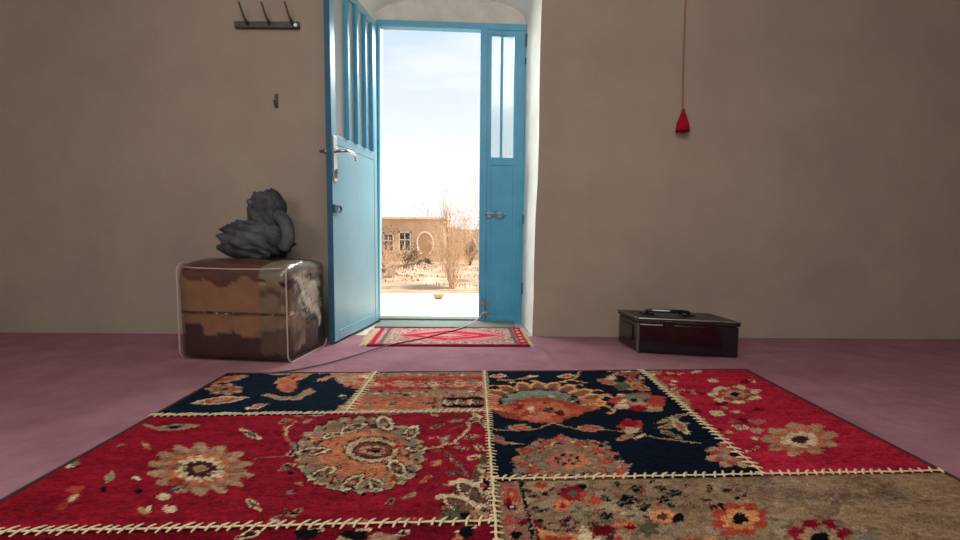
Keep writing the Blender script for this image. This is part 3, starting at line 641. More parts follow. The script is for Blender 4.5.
def paF(c):
    tp = [(146, 124, 100), (128, 102, 82), (156, 136, 108)]
    c.scat(500, 480, 900, 700, 260, 5, 14, tp, leafy=.1)
    c.scat(500, 482, 760, 560, 190, 1.6, 4, ['olive', 'black', 'rust', 'taupe', 'brown', 'grey', 'dnavy'], lambda x, y: y > 480)
    c.poly([(500, 478), (519.5, 480), (533, 545), (500, 545)], (146, 106, 92)); c.scat(501, 482, 526, 545, 60, 2, 4, ['pink', 'rust', 'taupe', 'tan', 'dred'], lambda x, y: x < 519+(y-482)*.2)
    c.ell(511, 495, 7, 5, 'rust', n=6, amp=.3); c.ell(511, 495, 3, 2, 'tan'); c.ell(511, 508, 4, 3, 'black', n=5, amp=.3); c.ell(511, 508, 1.6, 1.2, 'cream'); c.leaf(503, 526, 520, 523, 5, 'rust', 'pink'); c.ell(516, 537, 6, 4, 'black', n=6, amp=.3)
    c.line([(519.5, 479), (524, 500), (528, 520), (533, 545)], 3, 'black')
    for y in (484, 492, 505, 517, 528, 536): c.ell(521.5+(y-484)*.2, y, 2.4, 1.8, 'black')
    c.ell(541, 486, 14, 6, (176, 140, 108), n=6, amp=.3); c.ell(541, 486, 5, 3, 'rust', n=5, amp=.4)
    for a in ((528, 497, 540, 495, 5), (534, 512, 552, 510, 6), (546, 492, 556, 488, 6), (552, 510, 558, 500, 3), (528, 514, 540, 506, 4), (556, 498, 562, 490, 3)): c.leaf(*a, 'olive', 'dnavy')
    c.ell(573, 494, 13, 8, 'red', n=8, amp=.2); c.ell(573, 494, 4.5, 3, 'olive', n=5, amp=.4); c.ell(562, 506, 8, 7, 'orange', n=6, amp=.25); c.ell(563, 507, 3.4, 3, 'red')
    for y in (506, 512): c.leaf(570, y+1, 586, y, 5, 'olive', 'grey')
    c.line([(534, 521), (542, 528), (556, 532), (572, 531), (576, 525), (570, 519), (561, 521), (562, 526), (568, 527)], 3.4, (110, 26, 32)); c.line([(536, 524), (538, 540), (542, 548)], 4, (110, 26, 32))
    c.poly([(537, 528), (548, 534), (566, 536), (580, 533), (576, 548), (543, 548)], 'org2'); c.poly([(545, 536), (560, 539), (574, 537), (570, 548), (548, 548)], 'rust'); c.scat(580, 524, 600, 545, 20, 2, 4, ['cream', 'black', 'tan', 'rust'])
    c.ell(583, 497, 3, 6, 'rust'); c.ell(595, 501, 6, 4, 'rust', n=5, amp=.4); c.ell(582, 487, 5, 3, 'black'); c.scat(606, 505, 640, 520, 10, 2, 4, ['cream', 'olive', 'tan'])
    c.ell(662, 517, 13, 7, 'org2', n=10, amp=.25); c.ell(663, 517, 6, 3.4, (90, 40, 30), n=5, amp=.3); c.ell(678, 519, 5, 5, 'black', n=5, amp=.3)
    c.ell(626, 527, 14, 5, 'orange', n=7, amp=.4); c.ell(630, 528, 6, 2.4, 'dred'); c.ell(603, 532, 11, 5, 'dred', n=7, amp=.3); c.ell(648, 530, 10, 7, 'olive', n=6, amp=.5); c.ell(585, 536, 6, 8, 'cream', n=8, amp=.6)
    for (x, y, r) in ((617, 485, 3), (636, 489, 6), (624, 503, 8), (633, 499, 4), (605, 499, 5), (645, 507, 6), (640, 493, 3), (664, 500, 6), (675, 494, 6), (660, 489, 5), (672, 506, 5), (606, 517, 6)): c.ell(x, y, r, r*.5, 'black' if (x+y) % 2 else 'dnavy', n=5, amp=.5); c.leaf(x-r*1.6, y+2, x+r, y-2, 3, 'olive')
    for (x, y, r, cc) in ((740, 520, 26, ['rust', 'org2', 'black']), (700, 560, 30, ['org2', 'rust', 'cream', 'black']), (620, 580, 36, ['rust', 'tan', 'orange', 'brown']), (560, 640, 40, ['red', 'tan', 'black']), (780, 590, 40, ['orange', 'cream', 'brown']), (820, 540, 28, ['red', 'tan', 'black'])): c.ros(x, y, r, cc, 8)
    c.scat(520, 545, 900, 1000, 160, 6, 16, ['olive', 'black', 'rust', 'tan', 'grey', 'orange'])
def paG(c):
    for a in ((300, 536, 326, 528, 12), (345, 540, 372, 530, 12), (455, 534, 480, 526, 12), (236, 540, 262, 532, 12), (395, 536, 410, 532, 7)): c.leaf(*a, 'cream', 'black', 'brown')
    c.ell(466, 534, 8, 7, 'black', n=6, amp=.3); c.ell(354, 536, 14, 5, 'black', n=5, amp=.3); c.ell(306, 536, 12, 6, 'black', n=6, amp=.4); c.ell(384, 540, 14, 5, 'tan', n=5, amp=.3)
    c.ros(360, 590, 60, ['tan', 'orange', 'brown', 'cream', 'black'], 12); c.ros(200, 620, 60, ['cream', 'olive', 'orange', 'brown'], 12)
    c.scat(-100, 550, 490, 1000, 130, 8, 18, ['cream', 'black', 'tan', 'grey', 'rust', 'olive', 'orange'])
    c.poly([(477, 522), (495, 521), (497, 545), (480, 545)], 'dred')
patch('navy corner piece with tan curled leaves', kx(RXL), kx(xl_), y413, yfar, .0026, .0045, (11, 28, 44), 1, paA)
patch('red and tan striped border piece', kx(xl_), xc, y413, yfar, .0026, .0045, (176, 44, 54), 2, paB)
patch('crimson piece with a large tan floral medallion', kx(RXL), xc, y525, y413, .0024, .0034, C_['red'], 3, paC)
patch('navy piece with a fanned orange palmette flower', xc, kx(xr_), y478, yfar, .0024, .0036, (8, 19, 34), 4, paD)
patch('red corner piece with small cream flowers', kx(xr_), kx(RXR), y478, yfar, .0035, .005, (176, 36, 58), 5, paE)
patch('taupe piece covered in small red and orange flowers', xc, kx(RXR), K_(RYN), y478, .0026, .0034, C_['taupe'], 6, paF)
patch('dark crimson piece with black and cream leaves', kx(RXL), xc, K_(RYN), y525, .003, .0036, C_['dred'], 8, paG)
# edge binding
bd = MB()
loop = [(RXL, RYN), (RXR, RYN), (RXR, float(yfar(RXR))), (RXL, float(yfar(RXL))), (RXL, RYN)]
for (a, b) in zip(loop[:-1], loop[1:]):
    pts = [Vector((a[0]+(b[0]-a[0])*t, a[1]+(b[1]-a[1])*t+.002*math.sin(t*31), .009)) for t in np.linspace(0, 1, 40)]
    bd.tube(pts, .007, 6, flat=.8)
bd.out('edge_binding', M['bind'], rug, smooth=True)
# stitching
def stitch(p0, p1, pitch, up_, dn, slant, r=.0030, rope=.0026, name='seam_stitching', zz=.0155):
    p0 = Vector((p0[0], p0[1], zz)); p1 = Vector((p1[0], p1[1], zz)); d = (p1-p0); L = d.length; d.normalize(); nn = Vector((-d.y, d.x, 0))
    mb = MB(); N = int(L/.02)
    mb.tube([p0+d*(L*i/N)+nn*random.uniform(-.0016, .0016) for i in range(N+1)], rope, 5, flat=.7)
    s = 0
    while s < L:
        q = p0+d*s; a = up_*random.uniform(.75, 1.2); b = dn*random.uniform(.7, 1.2); sl = slant*random.uniform(.5, 1.4)
        mb.tube([q-nn*b-d*sl*b*.6, q+Vector((0, 0, .002)), q+nn*a*.6+d*sl*a*.7+Vector((0, 0, .001)), q+nn*a+d*sl*a*1.2], [r*.8, r*1.15, r, r*.7], 5, flat=.7)
        s += pitch*random.uniform(.8, 1.2)
    return mb.out(name, M['yarn'], rug, smooth=True)
F_ = lambda f, x: float(f(x))
stitch((RXL, F_(y413, RXL)), (xc(1.5), F_(y413, 0)), .021, .015, .012, .6)
stitch((xc(1.1), F_(y478, xc(1.1))), (RXR, F_(y478, RXR)), .023, .015, .010, .7)
stitch((RXL, F_(y525, RXL)), (xc(.9), F_(y525, xc(.9))), .022, .015, .014, .5)
stitch((xc(.0), RYN), (xc(1.98), F_(yfar, .02)), .0175, .010, .015, .15, r=.0021, rope=.0034)
stitch((xl_, F_(y413, xl_)), (xl_, F_(yfar, xl_)), .026, .018, .024, .1, rope=.0045)
stitch((xr_, F_(y478, xr_)), (xr_, F_(yfar, xr_)), .026, .018, .014, .3)

# ---------- doorway mat
def mat_patch():
    a, b, c_, d = onZ(367, 345.5, .008), onZ(530, 346, .008), onZ(520, 328.5, .008), onZ(380, 328.5, .008)
    nx, ny = 330, 90
    t = np.linspace(0, 1, nx)[None, :]; s = np.linspace(0, 1, ny)[:, None]
    X = (a.x*(1-t)+b.x*t)*(1-s)+(d.x*(1-t)+c_.x*t)*s; Y = (a.y*(1-t)+b.y*t)*(1-s)+(d.y*(1-t)+c_.y*t)*s
    T = t+0*s; Sg = s+0*t
    rng = np.random.RandomState(3); T2 = T+rng.randn(*T.shape)*.0016; S2 = Sg+rng.randn(*T.shape)*.006
    col = np.zeros(T.shape+(3,)); col[:] = lin((178, 142, 128))
    def put(m, c): col[m] = lin(c)
    sp = fbm(T*90, Sg*26, 5); put(sp > .25, (120, 98, 96)); put(sp < -.3, (206, 178, 158)); sp2 = vnoise(T*70, Sg*20, 9); put(sp2 > .72, (176, 86, 88))
    # medallion: elongated hexagon
    h = np.maximum(abs(T2-.52)/.36, 0)+np.abs(S2-.52)/.40*.55
    put((h < 1) & (np.abs(S2-.52) < .36), (190, 140, 128)); put((h < 1) & (h > .93) & (np.abs(S2-.52) < .38), (196, 90, 100))
    dm = np.abs(T2-.50)/.34+np.abs(S2-.52)/.30
    put(dm < 1, (198, 36, 62)); put((dm < .62) & (dm > .45), (214, 120, 116)); put((dm < .3), (190, 150, 136))
    zz = np.abs(((T2*16) % 1)-.5)*.14
    put((np.abs(S2-.2-zz) < .025) & (T2 > .12) & (T2 < .9), (172, 112, 108))
    put((np.abs(S2-.84-zz) < .02) & (T2 > .12) & (T2 < .9), (172, 112, 108))
    put((np.abs(T2-.5) > .41) & (np.abs(T2-.5) < .435), (110, 92, 90))
    put((np.abs(T2-.025) < .016), (190, 30, 56)); put((np.abs(T2-.966) < .026), (172, 24, 50)); put((np.abs(T2-.966) < .012) & (((S2*6) % 1) < .4), (214, 170, 150))
    put(S2 < .05, (150, 30, 54)); put(S2 > .965, (160, 60, 74))
    Z = .013+.0015*fbm(X*7, Y*7, 4)-.004*np.exp(-(np.minimum(Sg, 1-Sg)*.42/.01)**2)
    V = np.stack([X.ravel(), Y.ravel(), Z.ravel()], 1); i = np.arange(ny-1)[:, None]*nx+np.arange(nx-1)[None, :]
    Fc = np.stack([i, i+1, i+nx+1, i+nx], -1).reshape(-1, 4)
    e = empty('door_mat', (float(X.mean()), float(Y.mean()), 0), 'small faded red and beige mat with a long diamond medallion, lying in the doorway', 'mat')
    link('mat_pile', V, Fc, M['mat'], e, smooth=True, colors=col.reshape(-1, 3))
    bn = MB(); bn.tube([a.lerp(b, k/30)+Vector((0, -.002, 0)) for k in range(31)], .007, 6); bn.tube([d.lerp(c_, k/30) for k in range(31)], .006, 6)
    bn.out('edge_binding', M['redbind'], e, smooth=True)
    for (p, q, s_) in ((a, d, -1), (b, c_, 1)):
        f = MB()
        for k in range(60):
            o = p.lerp(q, (k+.5)/60); L = random.uniform(.03, .055) if s_ < 0 else random.uniform(.012, .03)
            f.tube([o, o+Vector((s_*L*.5, random.uniform(-.004, .004), .001)), o+Vector((s_*L, random.uniform(-.01, .01), -.004))], .0025, 4)
        f.out('fringe', M['yarn'], e)
mat_patch()

# ---------- cord across the floor
cpt = [(262, 374), (277, 372.3), (292, 370.5), (308, 367.5), (326, 363.5), (340, 359.5), (356, 355), (372, 350), (384, 346.4), (396, 343.6), (408, 341.2), (420, 338.8), (432, 336.0), (444, 332.6), (454, 330.5), (466, 326.6)]
pts = [onZ(x, y, .017 if 366 < x < 470 else .0125) for (x, y) in cpt]
def smoothpts(p, n=4):
    out = []
    for i in range(len(p)-1):
        p0, p1, p2, p3 = p[max(i-1, 0)], p[i], p[i+1], p[min(i+2, len(p)-1)]
        for k in range(n):
            t = k/n; out.append(.5*((2*p1)+(-p0+p2)*t+(2*p0-5*p1+4*p2-p3)*t*t+(-p0+3*p1-3*p2+p3)*t**3))
    out.append(p[-1]); return out
cb = MB(); cb.tube(smoothpts(pts), .0032, 6)
cbo = cb.out('power_cord', M['cable'], smooth=True); tag(cbo, 'thin dark cord running from the plastic bag across the purple carpet to the door sill', 'cord')
cb2 = MB(); cb2.tube(smoothpts([pts[-2]+Vector((0,0,.002)), pts[-1]+Vector((0,0,.004)), onZ(472, 323, .03), onY(480, 317, DY-.03), onY(483, 313, DY-.05), onY(487, 312, DY-.05)]), .003, 6)
cb2.out('cord_end', M['cablelt'], cbo, smooth=True)

# ================================================================== LEFT SIDE ITEMS
# clear plastic blanket bag
nb = onZ(289, 363, .01); fb = onZ(327.5, 343.2, .01)
u_ = Vector((fb.x-nb.x, fb.y-nb.y, 0)); DEP = u_.length; u_.normalize()
if u_.y*DEP+nb.y > WY-.03: DEP = (WY-.03-nb.y)/u_.y
wv = Vector((-u_.y, u_.x, 0))      # towards -X
bt = onPlane(287, 262, nb, Vector((wv.x*-1, wv.y*-1, 0))*1.0).z if False else CH-(262-231)/F*nb.y
BW = .52; BH = bt
bag = empty('blanket_bag', nb+wv*BW/2+u_*DEP/2-Vector((0, 0, nb.z)), 'clear plastic storage bag stuffed with brown and white blankets, standing left of the door', 'bag')
def bl(a, b, c): return Vector((nb.x, nb.y, 0))+u_*a+wv*b+Vector((0, 0, c))
def rbox(inset, rr, nz, amp, seed, colf=None, m=None, name='x', parent=None, top_sag=0):
    # rounded box as a deformed sphere-cube grid
    N = 34; vs = []; fs = []; idx = {}
    hx, hy, hz = DEP/2-inset, BW/2-inset, BH/2-inset
    def vid(i, j, k):
        if (i, j, k) not in idx:
            p = Vector((2*i/N-1, 2*j/N-1, 2*k/N-1)); q = Vector((p.x*hx, p.y*hy, p.z*hz))
            cl = Vector((max(-hx+rr, min(hx-rr, q.x)), max(-hy+rr, min(hy-rr, q.y)), max(-hz+rr, min(hz-rr, q.z))))
            d = q-cl; 
            if d.length > 1e-6: q = cl+d.normalized()*rr*min(1.0, d.length/rr*1.0) if d.length > rr else cl+d
            nn = (q.normalized())
            w_ = float(fbm(np.array([q.x*nz+q.z*3]), np.array([q.y*nz+q.z*nz*1.3]), seed)[0]); q = q+nn*amp*w_
            q.z += .0
            if q.z > 0: q.z -= top_sag*(abs(q.x)/hx)**2*.5
            idx[(i, j, k)] = len(vs); vs.append(bl(DEP/2+q.x, BW/2+q.y, BH/2+q.z))
        return idx[(i, j, k)]
    for f in range(6):
        for a in range(N):
            for b in range(N):
                g = {0: lambda x, y: (x, y, 0), 1: lambda x, y: (x, y, N), 2: lambda x, y: (x, 0, y), 3: lambda x, y: (x, N, y), 4: lambda x, y: (0, x, y), 5: lambda x, y: (N, x, y)}[f]
                fs.append(tuple(vid(*g(*q)) for q in ((a, b), (a+1, b), (a+1, b+1), (a, b+1))))
    V = np.array([tuple(v) for v in vs]); col = colf(V) if colf else None
    return link(name, V, fs, m, parent, smooth=True, colors=col)
def bagcol(V):
    d = V-np.array(bl(0, 0, 0)); a = d@np.array(u_)/DEP; b = d@np.array(wv)/BW; h = d[:, 2]/BH
    c = np.zeros((len(V), 3)); c[:] = lin((150, 126, 104))
    h0 = h; h = h+.10*vnoise(a*4+b*5+3, h*4+b*3, 12)+.03*vnoise(a*14+b*12, h*12, 13)
    w1 = vnoise(a*5+h*3, h*7, 2)
    c[w1 > .35] = lin((190, 166, 140)); c[w1 < -.4] = lin((104, 84, 70))
    side = (b < .25)
    # white blanket with the film's highlight painted in: diagonal band on the side face
    e = h-(1.02-a*.95)+.07*vnoise(a*6, h*6, 4)
    c[side & (e > -.04) & (e < .34)] = lin((245, 240, 230))
    c[side & (e > .12) & (e < .15)] = lin((100, 84, 78))
    c[side & (e <= -.04) & (e > -.20)] = lin((24, 17, 22)); c[side & (e <= -.13) & (e > -.16)] = lin((130, 96, 88))
    c[side & (e >= .34)] = lin((30, 24, 28)); c[side & (h < .28) & (a > .45)] = lin((74, 50, 54)); c[(h < .12)] = lin((60, 38, 40))
    c[side & (a > .82)] = lin((40, 36, 44))
    c[(h > .86) & (b < .5)] = lin((150, 140, 128))
    f = (b >= .25) & (a < .5); c[side & (a > .1) & (e < -.3) & (h > .3) & (vnoise(a*9, h*9, 5) > .2)] = lin((178, 150, 122)); c[f & (h > .3)] = lin((170, 128, 100)); c[f & (h < .3)] = lin((70, 40, 40)); c[f & (h > .8)] = lin((110, 66, 58))
    return c
rbox(.008, .035, 9, .012, 3, bagcol, M['blanket'], 'folded_blanket', bag, .05)
rbox(.0, .035, 20, .007, 8, None, M['plastic'], 'clear_cover', bag, .05)
def rect_loop(b, inset=.0, rr=.04, n=6):
    pts = []
    for (cx, cz, a0) in ((DEP-rr, rr+.004, -90), (DEP-rr, BH-rr, 0), (rr, BH-rr, 90), (rr, rr+.004, 180)):
        for k in range(n+1):
            a = R(a0+90*k/n); pts.append(bl(cx+rr*math.cos(a), b, cz+rr*math.sin(a)-(.012+.035*(cx/DEP) if cz > .1 else 0)))
    pts.append(pts[0]); return pts
for b_ in (.004, BW-.004):
    lp = rect_loop(b_); lp = lp[14:]+lp[1:6] if b_ < .1 else lp
    pp = MB(); pp.tube(lp, .0036, 6); pp.out('piping', M['pipe'], bag, smooth=True)
zp = MB(); zp.tube([bl(.006, .03, BH-.03), bl(-.002, .1, BH-.034), bl(-.004, BW/2, BH-.036), bl(-.002, BW-.1, BH-.034), bl(.006, BW-.03, BH-.03)], .0032, 6)
zp.out('zipper', M['pipe'], bag, smooth=True)

# crumpled dark garment on the bag
def blob(name, c, r, m, seed, amp, label, cat, parent=None, fold=5, n=64):
    vs = []; fs = []
    for i in range(n+1):
        ph = math.pi*i/n
        for j in range(n):
            th = 2*math.pi*j/n; d = Vector((math.sin(ph)*math.cos(th), math.sin(ph)*math.sin(th), math.cos(ph)))
            k = 1+amp*float(fbm(np.array([d.x*fold+d.z*2+9]), np.array([d.y*fold+d.z*fold*.6+4]), seed)[0])+amp*.5*abs(math.sin(d.z*7+d.x*5+d.y*3))
            q = Vector((abs(d.x)**.75*math.copysign(1, d.x)*r[0], abs(d.y)**.75*math.copysign(1, d.y)*r[1], abs(d.z)**.8*math.copysign(1, d.z)*r[2]))*k
            vs.append(Vector(c)+q)
    for i in range(n):
        for j in range(n): fs.append((i*n+j, i*n+(j+1) % n, (i+1)*n+(j+1) % n, (i+1)*n+j))
    return link(name, vs, fs, m, parent, smooth=True)
gt = empty('folded_garment', bl(DEP*.5, .22, BH), 'dark grey crumpled jacket heaped on top of the plastic blanket bag', 'jacket')
cG = onY(264, 236, 2.4)
blob('jacket_body', (cG.x-.05, 2.42, BH+.082), (.155, .11, .088), M['cloth'], 21, .24, None, None, gt)
blob('jacket_hood', (onY(274, 212, 2.42).x-.05, 2.45, BH+.205), (.075, .08, .115), M['cloth'], 31, .26, None, None, gt, fold=4)
slv = MB(); q0 = onY(285, 222, 2.36); q1 = onY(288, 238, 2.34); q2 = onY(283, 249, 2.34)
slv.tube(smoothpts([q0+Vector((-.05, .04, .03)), q0, q1, q2]), .032, 12); slv.out('jacket_sleeve', M['cloth'], gt, smooth=True)

# coat rack on the wall, top left
rk = empty('coat_rack', onY(250, 26, WY-.02), 'small dark wooden peg rail fixed high on the wall left of the door', 'coat rack')
r1 = MB(); p0 = onY(236, 22.5, WY); p1 = onY(300.5, 29.5, WY)
r1.box((p0.x, WY-.022, p1.z), (p1.x, WY, p0.z)); rail = r1.out('rail', M['wood'], rk, bevel=.004)
for px in (248, 270, 293):
    a = onY(px, 24.5, WY-.02); MB().tube([a, a+Vector((-.008, -.03, .03)), a+Vector((-.024, -.045, .095))], [.008, .006, .005], 8).out('peg', M['wood'], rk, smooth=True)
a = onY(296, 26, WY-.02); MB().tube([a, a+Vector((.004, -.02, -.002))], .009, 8).out('screw_cap', M['steel'], rk)
# little metal hook at the left
hk = empty('wall_hook', onY(277.5, 100, WY), 'tiny dark metal hook on the wall below the peg rail', 'hook')
h1 = MB(); a = onY(277, 94, WY); h1.box((a.x-.012, WY-.004, onY(277, 108, WY).z), (a.x+.006, WY, a.z))
h1.out('back_plate', M['wood'], hk); h2 = MB(); b = onY(276.5, 104, WY); h2.tube([b, b+Vector((0, -.025, -.01)), b+Vector((0, -.035, .012))], .004, 6); h2.out('hook_arm', M['wood'], hk)

# ================================================================== RIGHT SIDE ITEMS
# black case
n0 = onZ(638, 353, .006); f0 = onZ(618, 341.5, .006)
cu = Vector((f0.x-n0.x, f0.y-n0.y, 0)); cD = min(cu.length, (WY-.02-n0.y)); cu.normalize(); 
cw = Vector((cu.y, -cu.x, 0)); 
fe = onZ(683, 357, .006); cw = Vector((fe.x-n0.x, fe.y-n0.y, 0)).normalized(); cw = Vector((cw.x, cw.y*.6, 0)).normalized()
cH = onY(638, 317.5, n0.y).z+.003; CWd = .44
if cD*cu.y+CWd*cw.y+n0.y > WY-.01: cD = (WY-.015-n0.y-max(0, CWd*cw.y))/cu.y
case = empty('metal_case', Vector((n0.x, n0.y, 0))+cu*cD/2+cw*CWd/2, 'black lacquered metal case with a folding top handle, on the carpet against the right wall', 'case')
def cl_(a, b, c): return Vector((n0.x, n0.y, 0))+cu*a+cw*b+Vector((0, 0, c))
MB().box((0, 0, .008), (cD, CWd, cH-.03), cl_).out('case_body', M['black'], case, bevel=.008)
ld = MB().box((-.004, -.004, cH-.028), (cD+.002, CWd+.004, cH-.004), cl_).out('case_lid', M['blacktop'], case, bevel=.005)
ed = MB(); ed.tube([cl_(-.004, -.005, cH-.006), cl_(cD, -.005, cH-.006)], .005, 6); ed.tube([cl_(-.005, -.004, cH-.006), cl_(-.005, CWd, cH-.006)], .0035, 6)
ed.box((-.003, -.004, .01), (.012, .002, cH-.03), cl_)
ed.out('edge_trim', M['trimedge'], case)
hn = MB(); hb = CWd*.42
hn.tube(smoothpts([cl_(cD*.55, hb-.10, cH-.004), cl_(cD*.5, hb-.09, cH+.014), cl_(cD*.42, hb, cH+.018), cl_(cD*.5, hb+.09, cH+.014), cl_(cD*.55, hb+.10, cH-.004)]), .009, 8)
hn.box((cD*.45, hb-.12, cH-.005), (cD*.65, hb-.07, cH+.004), cl_); hn.box((cD*.45, hb+.07, cH-.005), (cD*.65, hb+.12, cH+.004), cl_)
hn.out('carry_handle', M['black'], case)
for b in (.13, .31):
    MB().box((-.012, b-.022, cH-.055), (0, b+.022, cH-.012), cl_).out('latch', M['trimedge'] if False else M['black'], case, bevel=.003)
MB().box((cD*.25, -.006, cH*.3), (cD*.8, 0, cH*.72), cl_).out('end_plate', M['black'], case, bevel=.004)
for (a_, b_) in ((.02, .02), (.02, CWd-.02), (cD-.03, .02), (cD-.03, CWd-.02)):
    MB().lathe(cl_(a_+.005, b_, .004), [(.01, 0), (.012, .004), (.01, .006)], 12).out('rubber_foot', M['black'], case)

# tassel hanging from a cord
tz0 = onY(682.5, 109, WY-.03); tz1 = onY(682.5, 130.5, WY-.03)
ts = empty('hanging_tassel', tz1, 'red yarn tassel hanging on a thin pink cord against the right wall', 'tassel')
tb = MB(); hh = tz0.z-tz1.z; r0_ = .034
tb.lathe(tz1, [(r0_*.9, 0), (r0_, .004), (r0_*.82, hh*.35), (r0_*.5, hh*.62), (r0_*.26, hh*.8), (r0_*.34, hh*.9), (r0_*.2, hh)], 20)
for k in range(26):
    a = 2*math.pi*k/26; tb.tube([tz1+Vector((math.cos(a)*r0_*.3, math.sin(a)*r0_*.3, hh*.78)), tz1+Vector((math.cos(a)*r0_*.85, math.sin(a)*r0_*.85, hh*.32)), tz1+Vector((math.cos(a)*r0_, math.sin(a)*r0_, -.004-random.random()*.004))], .003, 4)
tb.out('tassel_skirt', M['red'], ts, smooth=True)
MB().tube([tz0, tz0+Vector((-.006, 0, .3)), Vector((tz0.x-.01, tz0.y, 2.45))], .0028, 6).out('cord', M['pinkcord'], ts)
MB().tube([Vector((tz0.x-.01, tz0.y-.01, 2.45)), Vector((tz0.x-.01, WY+.005, 2.45))], .004, 6).out('nail', M['steel'], ts)

# ================================================================== OUTSIDE
GZ = -1.2
patio_y = onZ(430, 293.5, -.02).y
pt = MB().box((-6, 3.22, -.16), (6, patio_y, -.02)).out('patio', M['patio'], bevel=.01); tag(pt, 'pale sunlit cement patio outside the door', 'patio', kind='structure')
MB().box((-6, 3.22, GZ-.2), (6, patio_y-.08, -.16)).out('patio_base', M['mud'], pt)
def gz(X, Y):
    z = GZ+.10*fbm(X*.35+5, Y*.35, 2, 5)+.03*fbm(X*2, Y*2, 7)
    z = z+.22*np.exp(-((X+3.9-(Y-18.6)*.125)/.22)**2)*(Y < 26)*(Y > 15)
    z = z+.12*np.exp(-((Y-(20.5+X*.55+2.0))/.55)**2)+.09*np.exp(-((Y-(17.3-X*.15))/.35)**2)+.06*np.exp(-((Y-(15.6+X*.1))/.3)**2)
    return z
gr = grid('yard_ground', -30, 34, 3.1, 70, 380, 420, gz, M['sand']); tag(gr, 'dry sandy yard with low ridges beyond the patio', 'ground', kind='structure')

# mud building
BY = 28.0
bx0, bx1 = -13.0, onY(443.5, 240, BY).x; btz = onY(400, 219, BY).z
bld = empty('mud_house', ((bx0+bx1)/2, BY+2, GZ), 'low mud brick house with a flat roof across the yard', 'house')
hb_ = MB(); hb_.box((bx0, BY, GZ-.3), (bx1, BY+5, btz)); hb_.out('house_wall', M['mud'], bld)
cp_ = MB(); cp_.box((bx0-.1, BY-.18, btz-.02), (bx1+.05, BY+5.1, btz+.13)); cp_.out('roof_edge', M['mudlt'], bld, bevel=.03)
def hp(px, py, off=0): return onY(px, py, BY-off)
# arched niche ring
ring = MB(); c0 = hp(425, 243, .05); rx = .47; rz = .62
prof = [(c0.x-rx*.5, c0.y, c0.z-.66), (c0.x-rx*.9, c0.y, c0.z-.4)]+[(c0.x+rx*math.cos(a), c0.y, c0.z+rz*math.sin(a)) for a in np.linspace(math.pi, 0, 13)]+[(c0.x+rx*.9, c0.y, c0.z-.4), (c0.x+rx*.5, c0.y, c0.z-.66)]
ring.tube(prof, .07, 6); ring.out('arch_moulding', M['mudlt'], bld)
nich = [Vector((c0.x+rx*.9*math.cos(a), BY-.01, c0.z+rz*.95*math.sin(a))) for a in np.linspace(0, math.pi, 13)]+[Vector((c0.x-rx*.9, BY-.01, c0.z-.6)), Vector((c0.x+rx*.9, BY-.01, c0.z-.6))]
mb = MB(); mb.add(nich+[p+Vector((0, -.01, 0)) for p in nich], [tuple(range(15)), tuple(range(29, 14, -1))]); M['niche'] = mat('niche_mud', (208, 172, 136), 1, nscale=2, col2=(190, 154, 118)); mb.out('arch_niche', M['niche'], bld)
for (x0, x1, y0, y1) in ((398.5, 411, 231.5, 252), (383, 394, 233, 252)):
    a, b = hp(x0, y0, .04), hp(x1, y1, .04)
    wf = MB(); wf.box((a.x, BY-.05, b.z), (b.x, BY+.01, b.z+.08)); wf.box((a.x, BY-.05, a.z-.08), (b.x, BY+.01, a.z)); wf.box((a.x, BY-.05, b.z), (a.x+.07, BY+.01, a.z)); wf.box((b.x-.07, BY-.05, b.z), (b.x, BY+.01, a.z))
    mx_ = (a.x+b.x)/2; mz = (a.z*.6+b.z*.4); wf.box((mx_-.025, BY-.05, b.z), (mx_+.025, BY+.01, a.z)); wf.box((a.x, BY-.05, mz-.03), (b.x, BY+.01, mz+.03))
    wo = wf.out('window_frame', M['winframe'], bld); MB().box((a.x+.04, BY-.02, b.z+.04), (b.x-.04, BY-.005, a.z-.04)).out('window_pane', M['dark'], wo)
a = hp(428, 217, -1); MB().tube([a-Vector((0, 0, .1)), a+Vector((0, 0, .5))], .025, 6).out('antenna', M['steel'], bld)
# lower boundary wall to the right
yw = MB(); z2 = onY(460, 229.5, 30).z; xs = np.linspace(bx1-.5, 26, 40)
tops = [z2+.10*math.sin(i*1.7)+.08*math.sin(i*.6)-(.25 if i > 12 else 0) for i in range(40)]
for i in range(39): yw.hexa([Vector((xs[i], 30, GZ-.3)), Vector((xs[i+1], 30, GZ-.3)), Vector((xs[i+1], 30.5, GZ-.3)), Vector((xs[i], 30.5, GZ-.3)), Vector((xs[i], 30, tops[i])), Vector((xs[i+1], 30, tops[i+1])), Vector((xs[i+1], 30.5, tops[i+1])), Vector((xs[i], 30.5, tops[i]))])
tag(yw.out('boundary_wall', M['mud']), 'uneven mud boundary wall extending right from the mud house', 'wall')

# dry stubble: uncountable
gs = MB(); rg_ = random.Random(5)
for k in range(5200):
    y = rg_.uniform(14.3, 27); x = rg_.uniform(-8, 7)
    if k % 4 == 0: x = -3.9+(y-18.6)*.125+rg_.gauss(0, .18)
    elif vnoise(np.array([x*.7+3]), np.array([y*.9]), 41)[0] < .12: continue
    z = float(gz(np.array([x]), np.array([y]))[0]); hgt = rg_.uniform(.03, .13); p = Vector((x, y, z-.02)); q = p+Vector((rg_.uniform(-.08, .08), rg_.uniform(-.08, .08), hgt+.02)); wv_ = Vector((rg_.uniform(.008, .03), rg_.uniform(-.01, .01), 0))
    gs.add([p-wv_, p+wv_, q], [(0, 1, 2)])
tag(gs.out('dry_grass', M['stub']), 'dry brown stubble scattered over the sandy yard', 'grass', kind='stuff')
